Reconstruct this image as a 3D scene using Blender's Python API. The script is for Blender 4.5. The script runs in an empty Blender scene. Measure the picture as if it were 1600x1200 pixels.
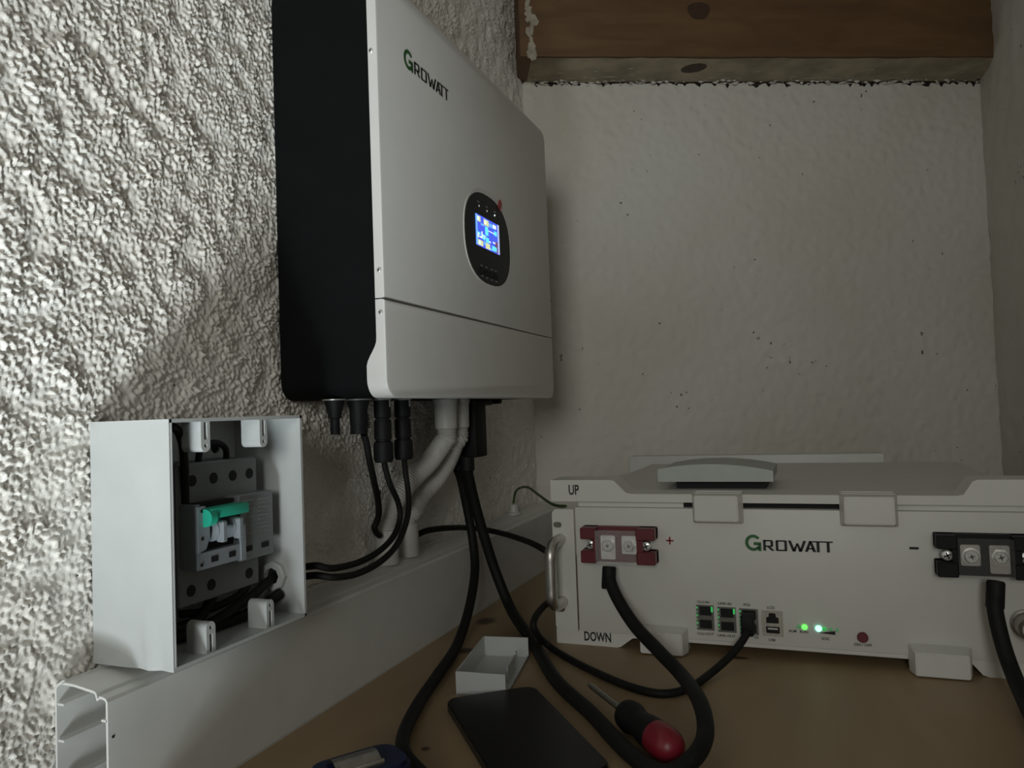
import bpy, bmesh, math, random
import numpy as np
from mathutils import Vector, Matrix
from mathutils.geometry import tessellate_polygon

C = bpy.context.scene
COL = C.collection
random.seed(4)

# ------------------------------------------------------------------ camera, world, lights, exposure
F_PX, YAW, PITCH, ROLL = 1190.7, math.radians(21.292), math.radians(2.012), math.radians(-2.083)
_f = Vector((-math.sin(YAW)*math.cos(PITCH), math.cos(YAW)*math.cos(PITCH), math.sin(PITCH)))
_r = Vector((math.cos(YAW), math.sin(YAW), 0)); _u = _r.cross(_f)
CR = math.cos(ROLL)*_r + math.sin(ROLL)*_u
CU = -math.sin(ROLL)*_r + math.cos(ROLL)*_u
cd = bpy.data.cameras.new('camera'); cam = bpy.data.objects.new('camera', cd); COL.objects.link(cam)
cd.sensor_fit = 'HORIZONTAL'; cd.sensor_width = 36; cd.lens = F_PX*36/1600; cd.clip_start = .01
cam.matrix_world = Matrix(((CR.x, CU.x, -_f.x, 0), (CR.y, CU.y, -_f.y, 0), (CR.z, CU.z, -_f.z, 0), (0, 0, 0, 1)))
C.camera = cam

C.view_settings.view_transform = 'Standard'; C.view_settings.look = 'None'
C.view_settings.gamma = 1; C.view_settings.use_curve_mapping = False
C.view_settings.exposure = 0.0
w = bpy.data.worlds.new('world'); C.world = w; w.use_nodes = True
w.node_tree.nodes['Background'].inputs[0].default_value = (1.0, .93, .84, 1)
w.node_tree.nodes['Background'].inputs[1].default_value = .025

def area(name, loc, aim, sx, sy, energy, col, spread=180):
    l = bpy.data.lights.new(name, 'AREA'); l.shape = 'RECTANGLE'; l.size = sx; l.size_y = sy
    l.energy = energy; l.color = col; l.spread = math.radians(spread)
    o = bpy.data.objects.new(name, l); COL.objects.link(o); o.location = loc
    o.rotation_euler = (Vector(aim)-Vector(loc)).to_track_quat('-Z', 'Y').to_euler()
    return o
# daylight from the low opening behind the camera, close along the left wall
area('daylight_low_opening', (-.17, -.20, -.548), (-.45, .41, .27), .09, .18, .42, (.89, .98, 1.0), 40)
area('added_low_wide_fill', (-.22, -.22, -.566), (-.42, .45, 0), .22, .18, .88, (.89, .98, 1.0), 110)  # second wide lamp added at the same spot to brighten the trunking end
# added soft fill lamp behind the camera, lifting the general ambient level
area('added_soft_fill', (.25, -1.5, .38), (-.30, 1.20, .42), .6, .6, 2.95, (.96, .975, .92), 80)

# ------------------------------------------------------------------ helpers
def ray(x, y): return CR*((x-800)/F_PX) - CU*((y-600)/F_PX) + _f
def at(x, y, ax, v):                       # the point of plane X, Y or Z = v seen at a pixel
    d = ray(x, y); return d*(v/d['XYZ'.index(ax)])
def s2l(*c): return tuple((v/255/12.92 if v/255 <= .04045 else ((v/255+.055)/1.055)**2.4) for v in c)

def mat(name, col, rough=.5, metal=0, bump=None, emit=None, trans=0, alpha=1, coat=0, vary=None, spec=.5):
    m = bpy.data.materials.new(name); m.use_nodes = True; nt = m.node_tree; b = nt.nodes['Principled BSDF']
    b.inputs['Base Color'].default_value = (*col, 1); b.inputs['Roughness'].default_value = rough
    b.inputs['Metallic'].default_value = metal; b.inputs['Transmission Weight'].default_value = trans
    b.inputs['Alpha'].default_value = alpha; b.inputs['Specular IOR Level'].default_value = spec; b.inputs['Coat Weight'].default_value = coat
    tc = nt.nodes.new('ShaderNodeTexCoord')
    if vary:
        n = nt.nodes.new('ShaderNodeTexNoise'); n.inputs['Scale'].default_value = vary[0]; n.inputs['Detail'].default_value = 4
        nt.links.new(tc.outputs['Object'], n.inputs['Vector'])
        mr = nt.nodes.new('ShaderNodeMapRange'); mr.inputs[1].default_value = .3; mr.inputs[2].default_value = .7
        mr.inputs[3].default_value = 1-vary[1]; mr.inputs[4].default_value = 1+vary[1]
        nt.links.new(n.outputs[0], mr.inputs[0])
        mx = nt.nodes.new('ShaderNodeVectorMath'); mx.operation = 'SCALE'; mx.inputs[0].default_value = col
        nt.links.new(mr.outputs[0], mx.inputs['Scale']); nt.links.new(mx.outputs[0], b.inputs['Base Color'])
    if bump:
        n = nt.nodes.new('ShaderNodeTexNoise'); n.inputs['Scale'].default_value = bump[0]; n.inputs['Detail'].default_value = 3
        nt.links.new(tc.outputs['Object'], n.inputs['Vector'])
        bp = nt.nodes.new('ShaderNodeBump'); bp.inputs['Strength'].default_value = bump[1]; bp.inputs['Distance'].default_value = bump[2] if len(bump) > 2 else .001
        nt.links.new(n.outputs[0], bp.inputs['Height']); nt.links.new(bp.outputs[0], b.inputs['Normal'])
    if emit:
        b.inputs['Emission Color'].default_value = (*emit[0], 1); b.inputs['Emission Strength'].default_value = emit[1]
    return m

def plaster(name, col, pit, pit_scale, bump):
    m = mat(name, col, .9, bump=bump); nt = m.node_tree; b = nt.nodes['Principled BSDF']
    tc = [n for n in nt.nodes if n.type == 'TEX_COORD'][0]
    n1 = nt.nodes.new('ShaderNodeTexNoise'); n1.inputs['Scale'].default_value = 3.5; n1.inputs['Detail'].default_value = 5
    nt.links.new(tc.outputs['Object'], n1.inputs['Vector'])
    cr = nt.nodes.new('ShaderNodeValToRGB'); cr.color_ramp.elements[0].position = .35; cr.color_ramp.elements[1].position = .65
    cr.color_ramp.elements[0].color = (col[0]*.93, col[1]*.90, col[2]*.86, 1); cr.color_ramp.elements[1].color = (*col, 1)
    nt.links.new(n1.outputs[0], cr.inputs[0])
    # scattered dark pits, denser in some patches
    n2 = nt.nodes.new('ShaderNodeTexNoise'); n2.inputs['Scale'].default_value = pit_scale; n2.inputs['Detail'].default_value = 3; n2.inputs['Roughness'].default_value = .6
    nt.links.new(tc.outputs['Object'], n2.inputs['Vector'])
    n3 = nt.nodes.new('ShaderNodeTexNoise'); n3.inputs['Scale'].default_value = 7
    nt.links.new(tc.outputs['Object'], n3.inputs['Vector'])
    ad = nt.nodes.new('ShaderNodeMath'); ad.operation = 'MULTIPLY_ADD'; ad.inputs[1].default_value = .35
    nt.links.new(n3.outputs[0], ad.inputs[0]); nt.links.new(n2.outputs[0], ad.inputs[2])
    mr = nt.nodes.new('ShaderNodeMapRange'); mr.inputs[1].default_value = pit; mr.inputs[2].default_value = pit+.03
    nt.links.new(ad.outputs[0], mr.inputs[0])
    mx = nt.nodes.new('ShaderNodeMix'); mx.data_type = 'RGBA'
    nt.links.new(mr.outputs[0], mx.inputs[0]); nt.links.new(cr.outputs[0], mx.inputs[6]); mx.inputs[7].default_value = (.07, .06, .05, 1)
    nt.links.new(mx.outputs[2], b.inputs['Base Color'])
    return m

def wood(name, light, dark, along, knots, scale, rough=.6):
    m = mat(name, light, rough); nt = m.node_tree; b = nt.nodes['Principled BSDF']
    tc = [n for n in nt.nodes if n.type == 'TEX_COORD'][0]
    mp = nt.nodes.new('ShaderNodeMapping'); mp.inputs['Scale'].default_value = along
    nt.links.new(tc.outputs['Object'], mp.inputs['Vector'])
    n1 = nt.nodes.new('ShaderNodeTexNoise'); n1.inputs['Scale'].default_value = scale; n1.inputs['Detail'].default_value = 5; n1.inputs['Distortion'].default_value = .6
    nt.links.new(mp.outputs[0], n1.inputs['Vector'])
    cr = nt.nodes.new('ShaderNodeValToRGB'); e = cr.color_ramp.elements
    e[0].position = .32; e[0].color = (*dark, 1); e[1].position = .68; e[1].color = (*light, 1)
    nt.links.new(n1.outputs[0], cr.inputs[0]); last = cr.outputs[0]
    for (kx, ky, kz, r, sq) in knots:
        v = nt.nodes.new('ShaderNodeVectorMath'); v.operation = 'SUBTRACT'; v.inputs[1].default_value = (kx, ky, kz)
        nt.links.new(tc.outputs['Object'], v.inputs[0])
        s = nt.nodes.new('ShaderNodeVectorMath'); s.operation = 'MULTIPLY'; s.inputs[1].default_value = sq
        nt.links.new(v.outputs[0], s.inputs[0])
        ln = nt.nodes.new('ShaderNodeVectorMath'); ln.operation = 'LENGTH'; nt.links.new(s.outputs[0], ln.inputs[0])
        nn = nt.nodes.new('ShaderNodeTexNoise'); nn.inputs['Scale'].default_value = 60; nt.links.new(tc.outputs['Object'], nn.inputs['Vector'])
        a = nt.nodes.new('ShaderNodeMath'); a.operation = 'MULTIPLY_ADD'; a.inputs[1].default_value = r*.6
        nt.links.new(nn.outputs[0], a.inputs[0]); nt.links.new(ln.outputs['Value'], a.inputs[2])
        mr = nt.nodes.new('ShaderNodeMapRange'); mr.inputs[1].default_value = r*1.05; mr.inputs[2].default_value = r*1.7
        mr.inputs[3].default_value = 1; mr.inputs[4].default_value = 0
        nt.links.new(a.outputs[0], mr.inputs[0])
        mx = nt.nodes.new('ShaderNodeMix'); mx.data_type = 'RGBA'; nt.links.new(mr.outputs[0], mx.inputs[0])
        nt.links.new(last, mx.inputs[6]); mx.inputs[7].default_value = (dark[0]*.25, dark[1]*.22, dark[2]*.22, 1); last = mx.outputs[2]
    nt.links.new(last, b.inputs['Base Color'])
    bp = nt.nodes.new('ShaderNodeBump'); bp.inputs['Strength'].default_value = .15; bp.inputs['Distance'].default_value = .001
    nt.links.new(n1.outputs[0], bp.inputs['Height']); nt.links.new(bp.outputs[0], b.inputs['Normal'])
    return m

ORG = {}
def tag(o, label=None, cat=None, group=None, kind=None):
    if label: o['label'] = label
    if cat: o['category'] = cat
    if group: o['group'] = group
    if kind: o['kind'] = kind
    return o
def thing(name, label, cat, loc, group=None):
    o = bpy.data.objects.new(name, None); COL.objects.link(o); o.location = loc; o.empty_display_size = .02
    ORG[o.name] = Vector(loc); return tag(o, label, cat, group)

class MB:
    def __init__(s): s.v = []; s.f = []
    def add(s, vs, fs):
        n = len(s.v); s.v += [tuple(p) for p in vs]; s.f += [tuple(i+n for i in f) for f in fs]; return s
    def box(s, x0, x1, y0, y1, z0, z1):
        return s.add([(x, y, z) for x in (x0, x1) for y in (y0, y1) for z in (z0, z1)],
                     [(0, 1, 3, 2), (4, 6, 7, 5), (0, 4, 5, 1), (2, 3, 7, 6), (0, 2, 6, 4), (1, 5, 7, 3)])
    def rbox(s, x0, x1, y0, y1, z0, z1, r, seg=2, M=None):
        bm = bmesh.new(); bmesh.ops.create_cube(bm, size=1)
        for v in bm.verts: v.co = Vector(((x0+x1)/2+v.co.x*(x1-x0), (y0+y1)/2+v.co.y*(y1-y0), (z0+z1)/2+v.co.z*(z1-z0)))
        bmesh.ops.bevel(bm, geom=bm.edges[:], offset=r, segments=seg, profile=.5, affect='EDGES')
        if M: bm.transform(M)
        bm.verts.index_update()
        s.add([v.co[:] for v in bm.verts], [[v.index for v in f.verts] for f in bm.faces]); bm.free(); return s
    def lathe(s, p, axis, prof, n=20, ref=None):      # prof: (distance along axis, radius)
        p = Vector(p); a = Vector(axis).normalized(); r = Vector(ref) if ref else (Vector((0, 0, 1)) if abs(a.z) < .9 else Vector((1, 0, 0)))
        e1 = a.cross(r).normalized(); e2 = a.cross(e1); vs = []; fs = []
        for (t, rad) in prof:
            for k in range(n):
                c = 2*math.pi*k/n; vs.append(p+a*t+(e1*math.cos(c)+e2*math.sin(c))*rad)
        m = len(prof)
        for i in range(m-1):
            for k in range(n): fs.append((i*n+k, i*n+(k+1) % n, (i+1)*n+(k+1) % n, (i+1)*n+k))
        fs.append(tuple(range(n))[::-1]); fs.append(tuple((m-1)*n+k for k in range(n)))
        return s.add(vs, fs)
    def tube(s, pts, r, n=12, res=8, rib=None):
        P = [Vector(p) for p in pts]; Q = []
        ext = [2*P[0]-P[1]]+P+[2*P[-1]-P[-2]]
        for i in range(1, len(ext)-2):
            a, b, c, d = ext[i-1:i+3]
            for k in range(res):
                t = k/res
                Q.append(.5*((2*b)+(c-a)*t+(2*a-5*b+4*c-d)*t*t+(3*b-a-3*c+d)*t*t*t))
        Q.append(P[-1])
        if rib:                                          # resample evenly, radius alternates
            L = [0]
            for i in range(1, len(Q)): L.append(L[-1]+(Q[i]-Q[i-1]).length)
            m = int(L[-1]/rib*4); out = []; j = 0
            for k in range(m+1):
                d = L[-1]*k/m
                while j < len(L)-2 and L[j+1] < d: j += 1
                out.append(Q[j].lerp(Q[j+1], (d-L[j])/max(1e-9, L[j+1]-L[j])))
            Q = out
        vs = []; fs = []; N = None
        for i, q in enumerate(Q):
            t = (Q[min(i+1, len(Q)-1)]-Q[max(i-1, 0)]).normalized()
            if N is None: N = t.orthogonal().normalized()
            N = (N-t*N.dot(t)).normalized(); B = t.cross(N)
            rr = r if not callable(r) else r(i/(len(Q)-1))
            if rib: rr = r*(1.0, .95, .87, .95)[i % 4]
            for k in range(n):
                c = 2*math.pi*k/n; vs.append(q+(N*math.cos(c)+B*math.sin(c))*rr)
        for i in range(len(Q)-1):
            for k in range(n): fs.append((i*n+k, i*n+(k+1) % n, (i+1)*n+(k+1) % n, (i+1)*n+k))
        fs.append(tuple(range(n))[::-1]); fs.append(tuple((len(Q)-1)*n+k for k in range(n)))
        return s.add(vs, fs)
    def prism(s, outer, fn, w0, w1, holes=()):          # polygon (u, v) with holes, extruded from w0 to w1 through fn(u, v, w)
        loops = [list(outer)]+[list(h) for h in holes]
        flat = [p for l in loops for p in l]; n = len(flat)
        tri = tessellate_polygon([[Vector((p[0], p[1], 0)) for p in l] for l in loops])
        vs = [fn(p[0], p[1], w0) for p in flat]+[fn(p[0], p[1], w1) for p in flat]
        fs = [tuple(t) for t in tri]+[tuple(i+n for i in t)[::-1] for t in tri]; o = 0
        for l in loops:
            m = len(l)
            for k in range(m): fs.append((o+k, o+(k+1) % m, n+o+(k+1) % m, n+o+k))
            o += m
        return s.add(vs, fs)
    def build(s, name, m, parent=None, smooth=30, label=None):
        me = bpy.data.meshes.new(name); off = Vector((0, 0, 0)); p = parent
        while p is not None: off += ORG.get(p.name, Vector((0, 0, 0))); p = p.parent
        me.from_pydata([tuple(Vector(v)-off) for v in s.v], [], s.f); me.update()
        bm = bmesh.new(); bm.from_mesh(me); bmesh.ops.remove_doubles(bm, verts=bm.verts[:], dist=1e-6)
        bmesh.ops.recalc_face_normals(bm, faces=bm.faces[:]); bm.to_mesh(me); bm.free()
        if smooth: me.shade_smooth(); me.set_sharp_from_angle(angle=math.radians(smooth))
        me.materials.append(m); o = bpy.data.objects.new(name, me); COL.objects.link(o)
        if parent: o.parent = parent
        if label: o['label'] = label
        return o

def solo(name, mb, m, label, cat, loc, group=None, smooth=30):   # a thing that is one mesh, origin at loc
    mb.v = [tuple(Vector(v)-Vector(loc)) for v in mb.v]
    o = mb.build(name, m, None, smooth); o.location = loc; ORG[o.name] = Vector(loc)
    return tag(o, label, cat, group)

def fX(X): return lambda u, v, w: (w, u, v)             # polygon in (y, z), depth x
def fY(): return lambda u, v, w: (u, w, v)              # polygon in (x, z), depth y
def fZ(): return lambda u, v, w: (u, v, w)
def rrect(u0, u1, v0, v1, r, n=5, corners=(1, 1, 1, 1)):
    out = []
    for (cu, cv, a0, on) in ((u1-r, v1-r, 0, corners[0]), (u0+r, v1-r, 90, corners[1]), (u0+r, v0+r, 180, corners[2]), (u1-r, v0+r, 270, corners[3])):
        if on:
            for k in range(n+1):
                a = math.radians(a0+90*k/n); out.append((cu+r*math.cos(a), cv+r*math.sin(a)))
        else:
            out.append((cu+(r if a0 in (0, 270) else -r), cv+(r if a0 in (0, 90) else -r)))
    return out
def disc(cu, cv, r, n=20, r2=None, rot=0):
    return [(cu+r*math.cos(rot+2*math.pi*k/n), cv+(r2 or r)*math.sin(rot+2*math.pi*k/n)) for k in range(n)]
def text(body, size, name, m, parent, fn, w, sx=1.0, bold=0.0, center=False):
    cu = bpy.data.curves.new('t', 'FONT'); cu.body = body; cu.size = size; cu.offset = bold; cu.resolution_u = 3
    o = bpy.data.objects.new('t', cu); COL.objects.link(o); bpy.context.view_layer.update()
    me = o.evaluated_get(bpy.context.evaluated_depsgraph_get()).to_mesh()
    vs = [v.co.copy() for v in me.vertices]; fs = [tuple(p.vertices) for p in me.polygons]
    dx = max(v.x for v in vs)*sx/2 if center else 0
    mb = MB(); mb.add([fn(v.x*sx-dx, v.y, w) for v in vs], fs)
    bpy.data.objects.remove(o); bpy.data.curves.remove(cu)
    return mb.build(name, m, parent, 0)

# ------------------------------------------------------------------ materials
M = {}
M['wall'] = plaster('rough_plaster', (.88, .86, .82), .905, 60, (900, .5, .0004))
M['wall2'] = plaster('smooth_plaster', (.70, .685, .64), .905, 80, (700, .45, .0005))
M['dark_gap'] = mat('dark_fill', (.035, .03, .026), .95, bump=(200, .6))  # near-black; shade of the gap under the beam put into colour
M['table'] = wood('pine_table', (.35, .25, .145), (.29, .20, .108), (5, 1.2, 5), [(-.282, -.038, 0, .011, (1, .8, 1)), (-.258, -.150, 0, .008, (1, .9, 1)), (-.186, -.376, 0, .003, (1, 1, 1)), (.02, -.10, 0, .005, (.5, 1.2, 1))], 3.2, .5)
M['beam'] = wood('pine_beam', (.155, .084, .034), (.100, .050, .019), (1.3, 1.3, 7), [], 5)
M['white'] = mat('white_plastic', (.52, .535, .53), .38, bump=(1500, .08, .0003), vary=(40, .03))
M['duct'] = mat('white_pvc', (.66, .655, .63), .45, bump=(600, .08, .0004), vary=(25, .04))
M['inv_white'] = mat('powder_coat_white', (.70, .69, .67), .42, bump=(2500, .12, .0002), vary=(30, .02))
M['black'] = mat('black_metal', (.004, .0045, .005), .7, bump=(1500, .15, .0002), vary=(30, .1), spec=.12)
M['blackp'] = mat('black_plastic', (.007, .007, .008), .6, bump=(900, .15, .0003), vary=(60, .15), spec=.25)
M['cable'] = mat('black_rubber', (.007, .007, .0065), .65, bump=(400, .15, .0004), vary=(80, .2), spec=.28)
M['bat'] = mat('battery_white', (.66, .65, .61), .45, bump=(2200, .1, .0002), vary=(30, .02))
M['panel'] = mat('display_black', (.006, .0075, .010), .4, vary=(50, .05), spec=.2)
M['screw'] = mat('screw_steel', (.80, .80, .78), .30, .6, vary=(300, .1))
M['slot'] = mat('slot_grey', (.08, .08, .08), .5, .5, vary=(200, .1))
M['alu'] = mat('brushed_aluminium', (.60, .585, .56), .38, 1, bump=(300, .1, .0003), vary=(100, .08))
M['tin'] = mat('tinned_copper', (.88, .88, .85), .32, .55, vary=(200, .1))
M['steel'] = mat('dull_steel', (.42, .40, .37), .4, 1, vary=(200, .12))
M['red'] = mat('red_plastic', (.125, .012, .018), .42, vary=(80, .08))
M['redtag'] = mat('red_film', (.35, .02, .03), .4, vary=(80, .05))
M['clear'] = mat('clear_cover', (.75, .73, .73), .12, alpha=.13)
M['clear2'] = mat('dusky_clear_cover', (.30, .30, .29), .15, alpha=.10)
M['ink'] = mat('black_ink', (.008, .008, .009), .6, vary=(200, .1))
M['green_ink'] = mat('green_ink', (.025, .13, .03), .5, vary=(200, .1))
M['red_ink'] = mat('red_ink', (.30, .02, .02), .5, vary=(200, .1))
M['grey_ink'] = mat('grey_ink', (.25, .25, .25), .6, vary=(200, .1))
M['dark'] = mat('dark_hole', (.006, .006, .006), .8, vary=(200, .1))
M['breaker'] = mat('breaker_grey', (.17, .18, .185), .45, vary=(60, .05))
M['breaker2'] = mat('breaker_grey_front', (.25, .275, .30), .4, vary=(60, .05))
M['teal'] = mat('teal_plastic', (.02, .40, .27), .4, vary=(60, .08))
M['conduit'] = mat('grey_white_conduit', (.56, .55, .52), .45, vary=(60, .05))
M['washer'] = mat('washer_grey', (.5, .5, .49), .35, .6, vary=(100, .1))
M['housing'] = mat('grey_green_plastic', (.42, .45, .42), .5, vary=(40, .05))
M['port'] = mat('port_metal', (.16, .155, .14), .45, .5, vary=(200, .12))
M['port2'] = mat('port_nickel', (.42, .40, .35), .4, .6, vary=(200, .12))
M['led_g'] = mat('led_green_lit', (.1, .5, .1), .3, emit=((.12, 1, .10), 1.6))
M['led_c'] = mat('led_cyan_lit', (.1, .5, .3), .3, emit=((.25, 1, .68), 3.0))
M['led_d'] = mat('led_green_dim', (.1, .35, .1), .3, emit=((.04, .8, .16), .35))
M['led_o'] = mat('led_faint', (.22, .35, .22), .3, emit=((.1, .8, .25), .10))
M['led_p'] = mat('port_light_green', (.1, .5, .1), .3, emit=((.05, .9, .22), .30))
M['led_w'] = mat('indicator_white_lit', (.5, .5, .5), .3, emit=((.85, .95, 1), 1.1))
M['led_wd'] = mat('indicator_white_dim', (.5, .5, .5), .3, emit=((.85, .95, 1), .25))
M['scr'] = mat('screen_blue', (.02, .03, .2), .2, emit=((.055, .10, .78), 1.1))
M['scr2'] = mat('screen_light_blue', (.02, .03, .2), .2, emit=((.16, .42, 1.0), 1.1))
M['scr3'] = mat('screen_cyan', (.02, .2, .2), .2, emit=((.12, .75, .95), 1.15))
M['scr4'] = mat('screen_white', (.4, .4, .4), .2, emit=((.75, .92, 1.0), 1.1))
M['scr5'] = mat('screen_yellow', (.4, .4, .2), .2, emit=((.75, .80, .40), .9))
M['scr6'] = mat('screen_dark_red', (.1, .03, .03), .2, emit=((.16, .06, .12), .9))
M['scr7'] = mat('screen_grey', (.3, .3, .3), .2, emit=((.42, .50, .75), 1.0))
M['bluep'] = mat('navy_plastic', (.008, .014, .055), .45, bump=(300, .1), vary=(60, .15))
M['phone'] = mat('black_glass', (.004, .004, .0045), .38, vary=(20, .1), spec=.3)
M['phone_f'] = mat('phone_frame_black', (.008, .008, .009), .4, vary=(20, .1))
M['sdred'] = mat('screwdriver_red', (.20, .010, .022), .4, vary=(40, .06))
M['earth'] = mat('green_yellow_wire', (.045, .10, .025), .5, vary=(120, .5))
M['cap'] = mat('translucent_cap', (.62, .61, .58), .3, vary=(60, .05))

XW, YC, ZS = -.4507, 1.27, -.2557                # left wall, corner, table top
UD = Vector((.9006, .4346, 0)); NB = Vector((.4346, -.9006, 0))   # along the back wall, and out of it
def bw(u, o, z): return Vector((XW, YC, 0))+UD*u+NB*o+Vector((0, 0, z))
UR = .862

# ------------------------------------------------------------------ setting
def noise2(ny, nz, step, lo, hi, seed, ang=None, stretch=1.0):
    """smooth random relief with wavelengths between lo and hi metres, rms 1"""
    N = 1 << (max(ny, nz)-1).bit_length(); g = np.random.default_rng(seed).standard_normal((N, N))
    k = np.fft.fftfreq(N, step); ky, kz = np.meshgrid(k, k, indexing='ij')
    if ang is not None:
        c, s = math.cos(ang), math.sin(ang); a = ky*c+kz*s; b = -ky*s+kz*c; kk = np.sqrt((a*stretch)**2+b**2)
    else: kk = np.sqrt(ky**2+kz**2)
    flt = np.exp(-(kk*lo)**2)*(1-np.exp(-(kk*hi)**2))
    h = np.fft.ifft2(np.fft.fft2(g)*flt).real; h = h/h.std()
    return h[:ny, :nz]
def grid_mesh(name, P, m):
    ny, nz = P.shape[:2]; me = bpy.data.meshes.new(name)
    idx = np.arange(ny*nz).reshape(ny, nz)
    q = np.stack([idx[:-1, :-1], idx[1:, :-1], idx[1:, 1:], idx[:-1, 1:]], -1).reshape(-1, 4)
    me.vertices.add(ny*nz); me.vertices.foreach_set('co', P.reshape(-1).astype(np.float32))
    me.loops.add(q.size); me.loops.foreach_set('vertex_index', q.reshape(-1).astype(np.int32))
    me.polygons.add(len(q)); me.polygons.foreach_set('loop_start', np.arange(0, q.size, 4, dtype=np.int32))
    me.update(); me.validate(); me.shade_smooth(); me.materials.append(m)
    o = bpy.data.objects.new(name, me); COL.objects.link(o); return o

# left wall: hand-thrown rough plaster, real relief where it is seen
st = .0012
ys = np.arange(.16, 1.300, st); zs = np.arange(-.27, .74, st); Y, Z = np.meshgrid(ys, zs, indexing='ij')
n = len(ys), len(zs)
h1 = noise2(*n, st, .0034, .0060, 1, math.radians(-55), 1.55); h2 = noise2(*n, st, .0022, .0035, 2)
h3 = noise2(*n, st, .022, .08, 3); h4 = noise2(*n, st, .006, .016, 4)
bl = np.clip(h4-1.5, 0, 1.2)
env = np.interp(Y, [.2, .55, .85, 1.2], [1, .95, .55, .40])*(1+.25*np.clip(h3, -1.5, 1.5))
H = env*(.00085*np.where(h1 > 0, h1*1.1, h1*.7)+.00016*h2+.0014*bl)+.0006*h3
WX = XW-.0034+H
hid = ((Z < -.157) & (Y > .335)) | ((Y > .370) & (Y < .516) & (Z > -.163) & (Z < .006) & ~((Y < .3745) | (Z > .0027)))
WX = np.where(hid, np.minimum(WX, XW-.0012), WX)
P = np.stack([WX, Y, Z], -1)
wl = grid_mesh('wall_left', P, M['wall']); tag(wl, 'rough white plaster wall behind the inverter and junction box', kind='structure')
MB().box(XW-.06, XW-.0015, -1.2, .162, -1.35, 1.2).box(XW-.06, XW-.0015, .162, 1.32, -1.35, -.268).box(XW-.06, XW-.0015, .162, 1.32, .738, 1.2).build('wall_section', M['wall'], wl, 0)

# back wall: smoother trowelled plaster, torn along its top under the beam
st = .0025
us = np.arange(-.010, UR+.02, st); zs = np.linspace(-.275, .5845, 345); U, Z = np.meshgrid(us, zs, indexing='ij'); n = len(us), len(zs)
g1 = noise2(*n, st, .006, .02, 11); g2 = noise2(*n, st, .02, .09, 12); g3 = noise2(*n, st, .005, .012, 13); g4 = noise2(*n, st, .012, .05, 14, math.radians(20), 2.2)
up = np.interp(Z, [.15, .45], [.35, 1.0])
H = .00005*g1+.00045*g2+.0006*up*np.clip(g4-1.0, 0, .35)+.00007*g3
tear = noise2(len(us), 8, st, .006, .03, 15)[:, 0]; tear2 = noise2(len(us), 8, st, .012, .06, 16)[:, 0]
drop = np.clip(.0024*tear*(tear2 > -.2)+.0030*tear2, 0, .008)
Z2 = Z-np.interp(Z, [.55, .5845], [0, 1])*drop[:, None]
B = np.array(bw(0, 0, 0)); ud = np.array(UD); nb = np.array(NB)
P = B+U[..., None]*ud+H[..., None]*nb+Z2[..., None]*np.array([0, 0, 1.])
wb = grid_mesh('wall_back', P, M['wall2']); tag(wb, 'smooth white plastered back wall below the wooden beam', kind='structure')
def wedge(mb, u0, u1, o0, o1, z0, z1):
    return mb.add([bw(u, o, z) for u in (u0, u1) for o in (o0, o1) for z in (z0, z1)],
                  [(0, 1, 3, 2), (4, 6, 7, 5), (0, 4, 5, 1), (2, 3, 7, 6), (0, 2, 6, 4), (1, 5, 7, 3)])
wedge(MB(), -.02, UR+.03, -.12, -.006, -1.35, .5875).build('dark_core', M['dark_gap'], wb, 0)  # dark slab added behind the torn edge so its gaps read black
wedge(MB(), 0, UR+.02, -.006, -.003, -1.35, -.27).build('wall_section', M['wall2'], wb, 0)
# ragged plaster lip along the joint under the beam
lip = MB()
for k in range(230):
    u = random.uniform(.0, UR); z = .5865-abs(random.gauss(0, .0022)); s = random.uniform(.0015, .0048)
    if 0 < u < .1 or random.random() < .55:
        o = random.choice((.0, .002, .004, .008, .012)); p = bw(u, o+random.uniform(-.001, .002), z-(.001 if o else 0))
        dirs = [Vector((1.7, 0, 0)), Vector((0, 0, .8)), Vector((-1.6, 0, 0)), Vector((0, 0, -.7)), Vector((0, -1, 0)), Vector((0, 1, 0))]
        lip.add([p+UD*(d.x*s*random.uniform(.5, 1.3))+NB*(-d.y*s*random.uniform(.5, 1))+Vector((0, 0, d.z*s*random.uniform(.5, 1.2))) for d in dirs],
                [(0, 1, 4), (1, 2, 4), (2, 3, 4), (3, 0, 4), (1, 0, 5), (2, 1, 5), (3, 2, 5), (0, 3, 5)])
o = lip.build('plaster_crumbs', M['wall2'], wb, 60); tag(o, kind='stuff')

# right wall running back towards the camera
ys = np.linspace(-1.2, 1.66, 150); zs = np.linspace(-.275, 1.2, 110); Y, Z = np.meshgrid(ys, zs, indexing='ij')
hr = noise2(150, 110, .015, .03, .12, 21)
p1 = bw(UR, 0, 0)
P = np.stack([p1.x+.0012*hr+(1.65-Y)*.015, Y, Z], -1)
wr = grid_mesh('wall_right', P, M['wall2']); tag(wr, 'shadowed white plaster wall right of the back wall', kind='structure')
MB().box(p1.x+.05, p1.x+.06, -1.2, 1.7, -1.35, -.27).build('wall_section', M['wall2'], wr, 0)
o = MB().box(-.6, .6, -1.2, 1.8, 1.2, 1.24).build('ceiling', M['wall2'], None, 0); tag(o, kind='structure')
o = MB().box(-.6, .6, -1.2, 1.8, -1.39, -1.35).build('floor', M['dark_gap'], None, 0); tag(o, kind='structure')

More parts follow.
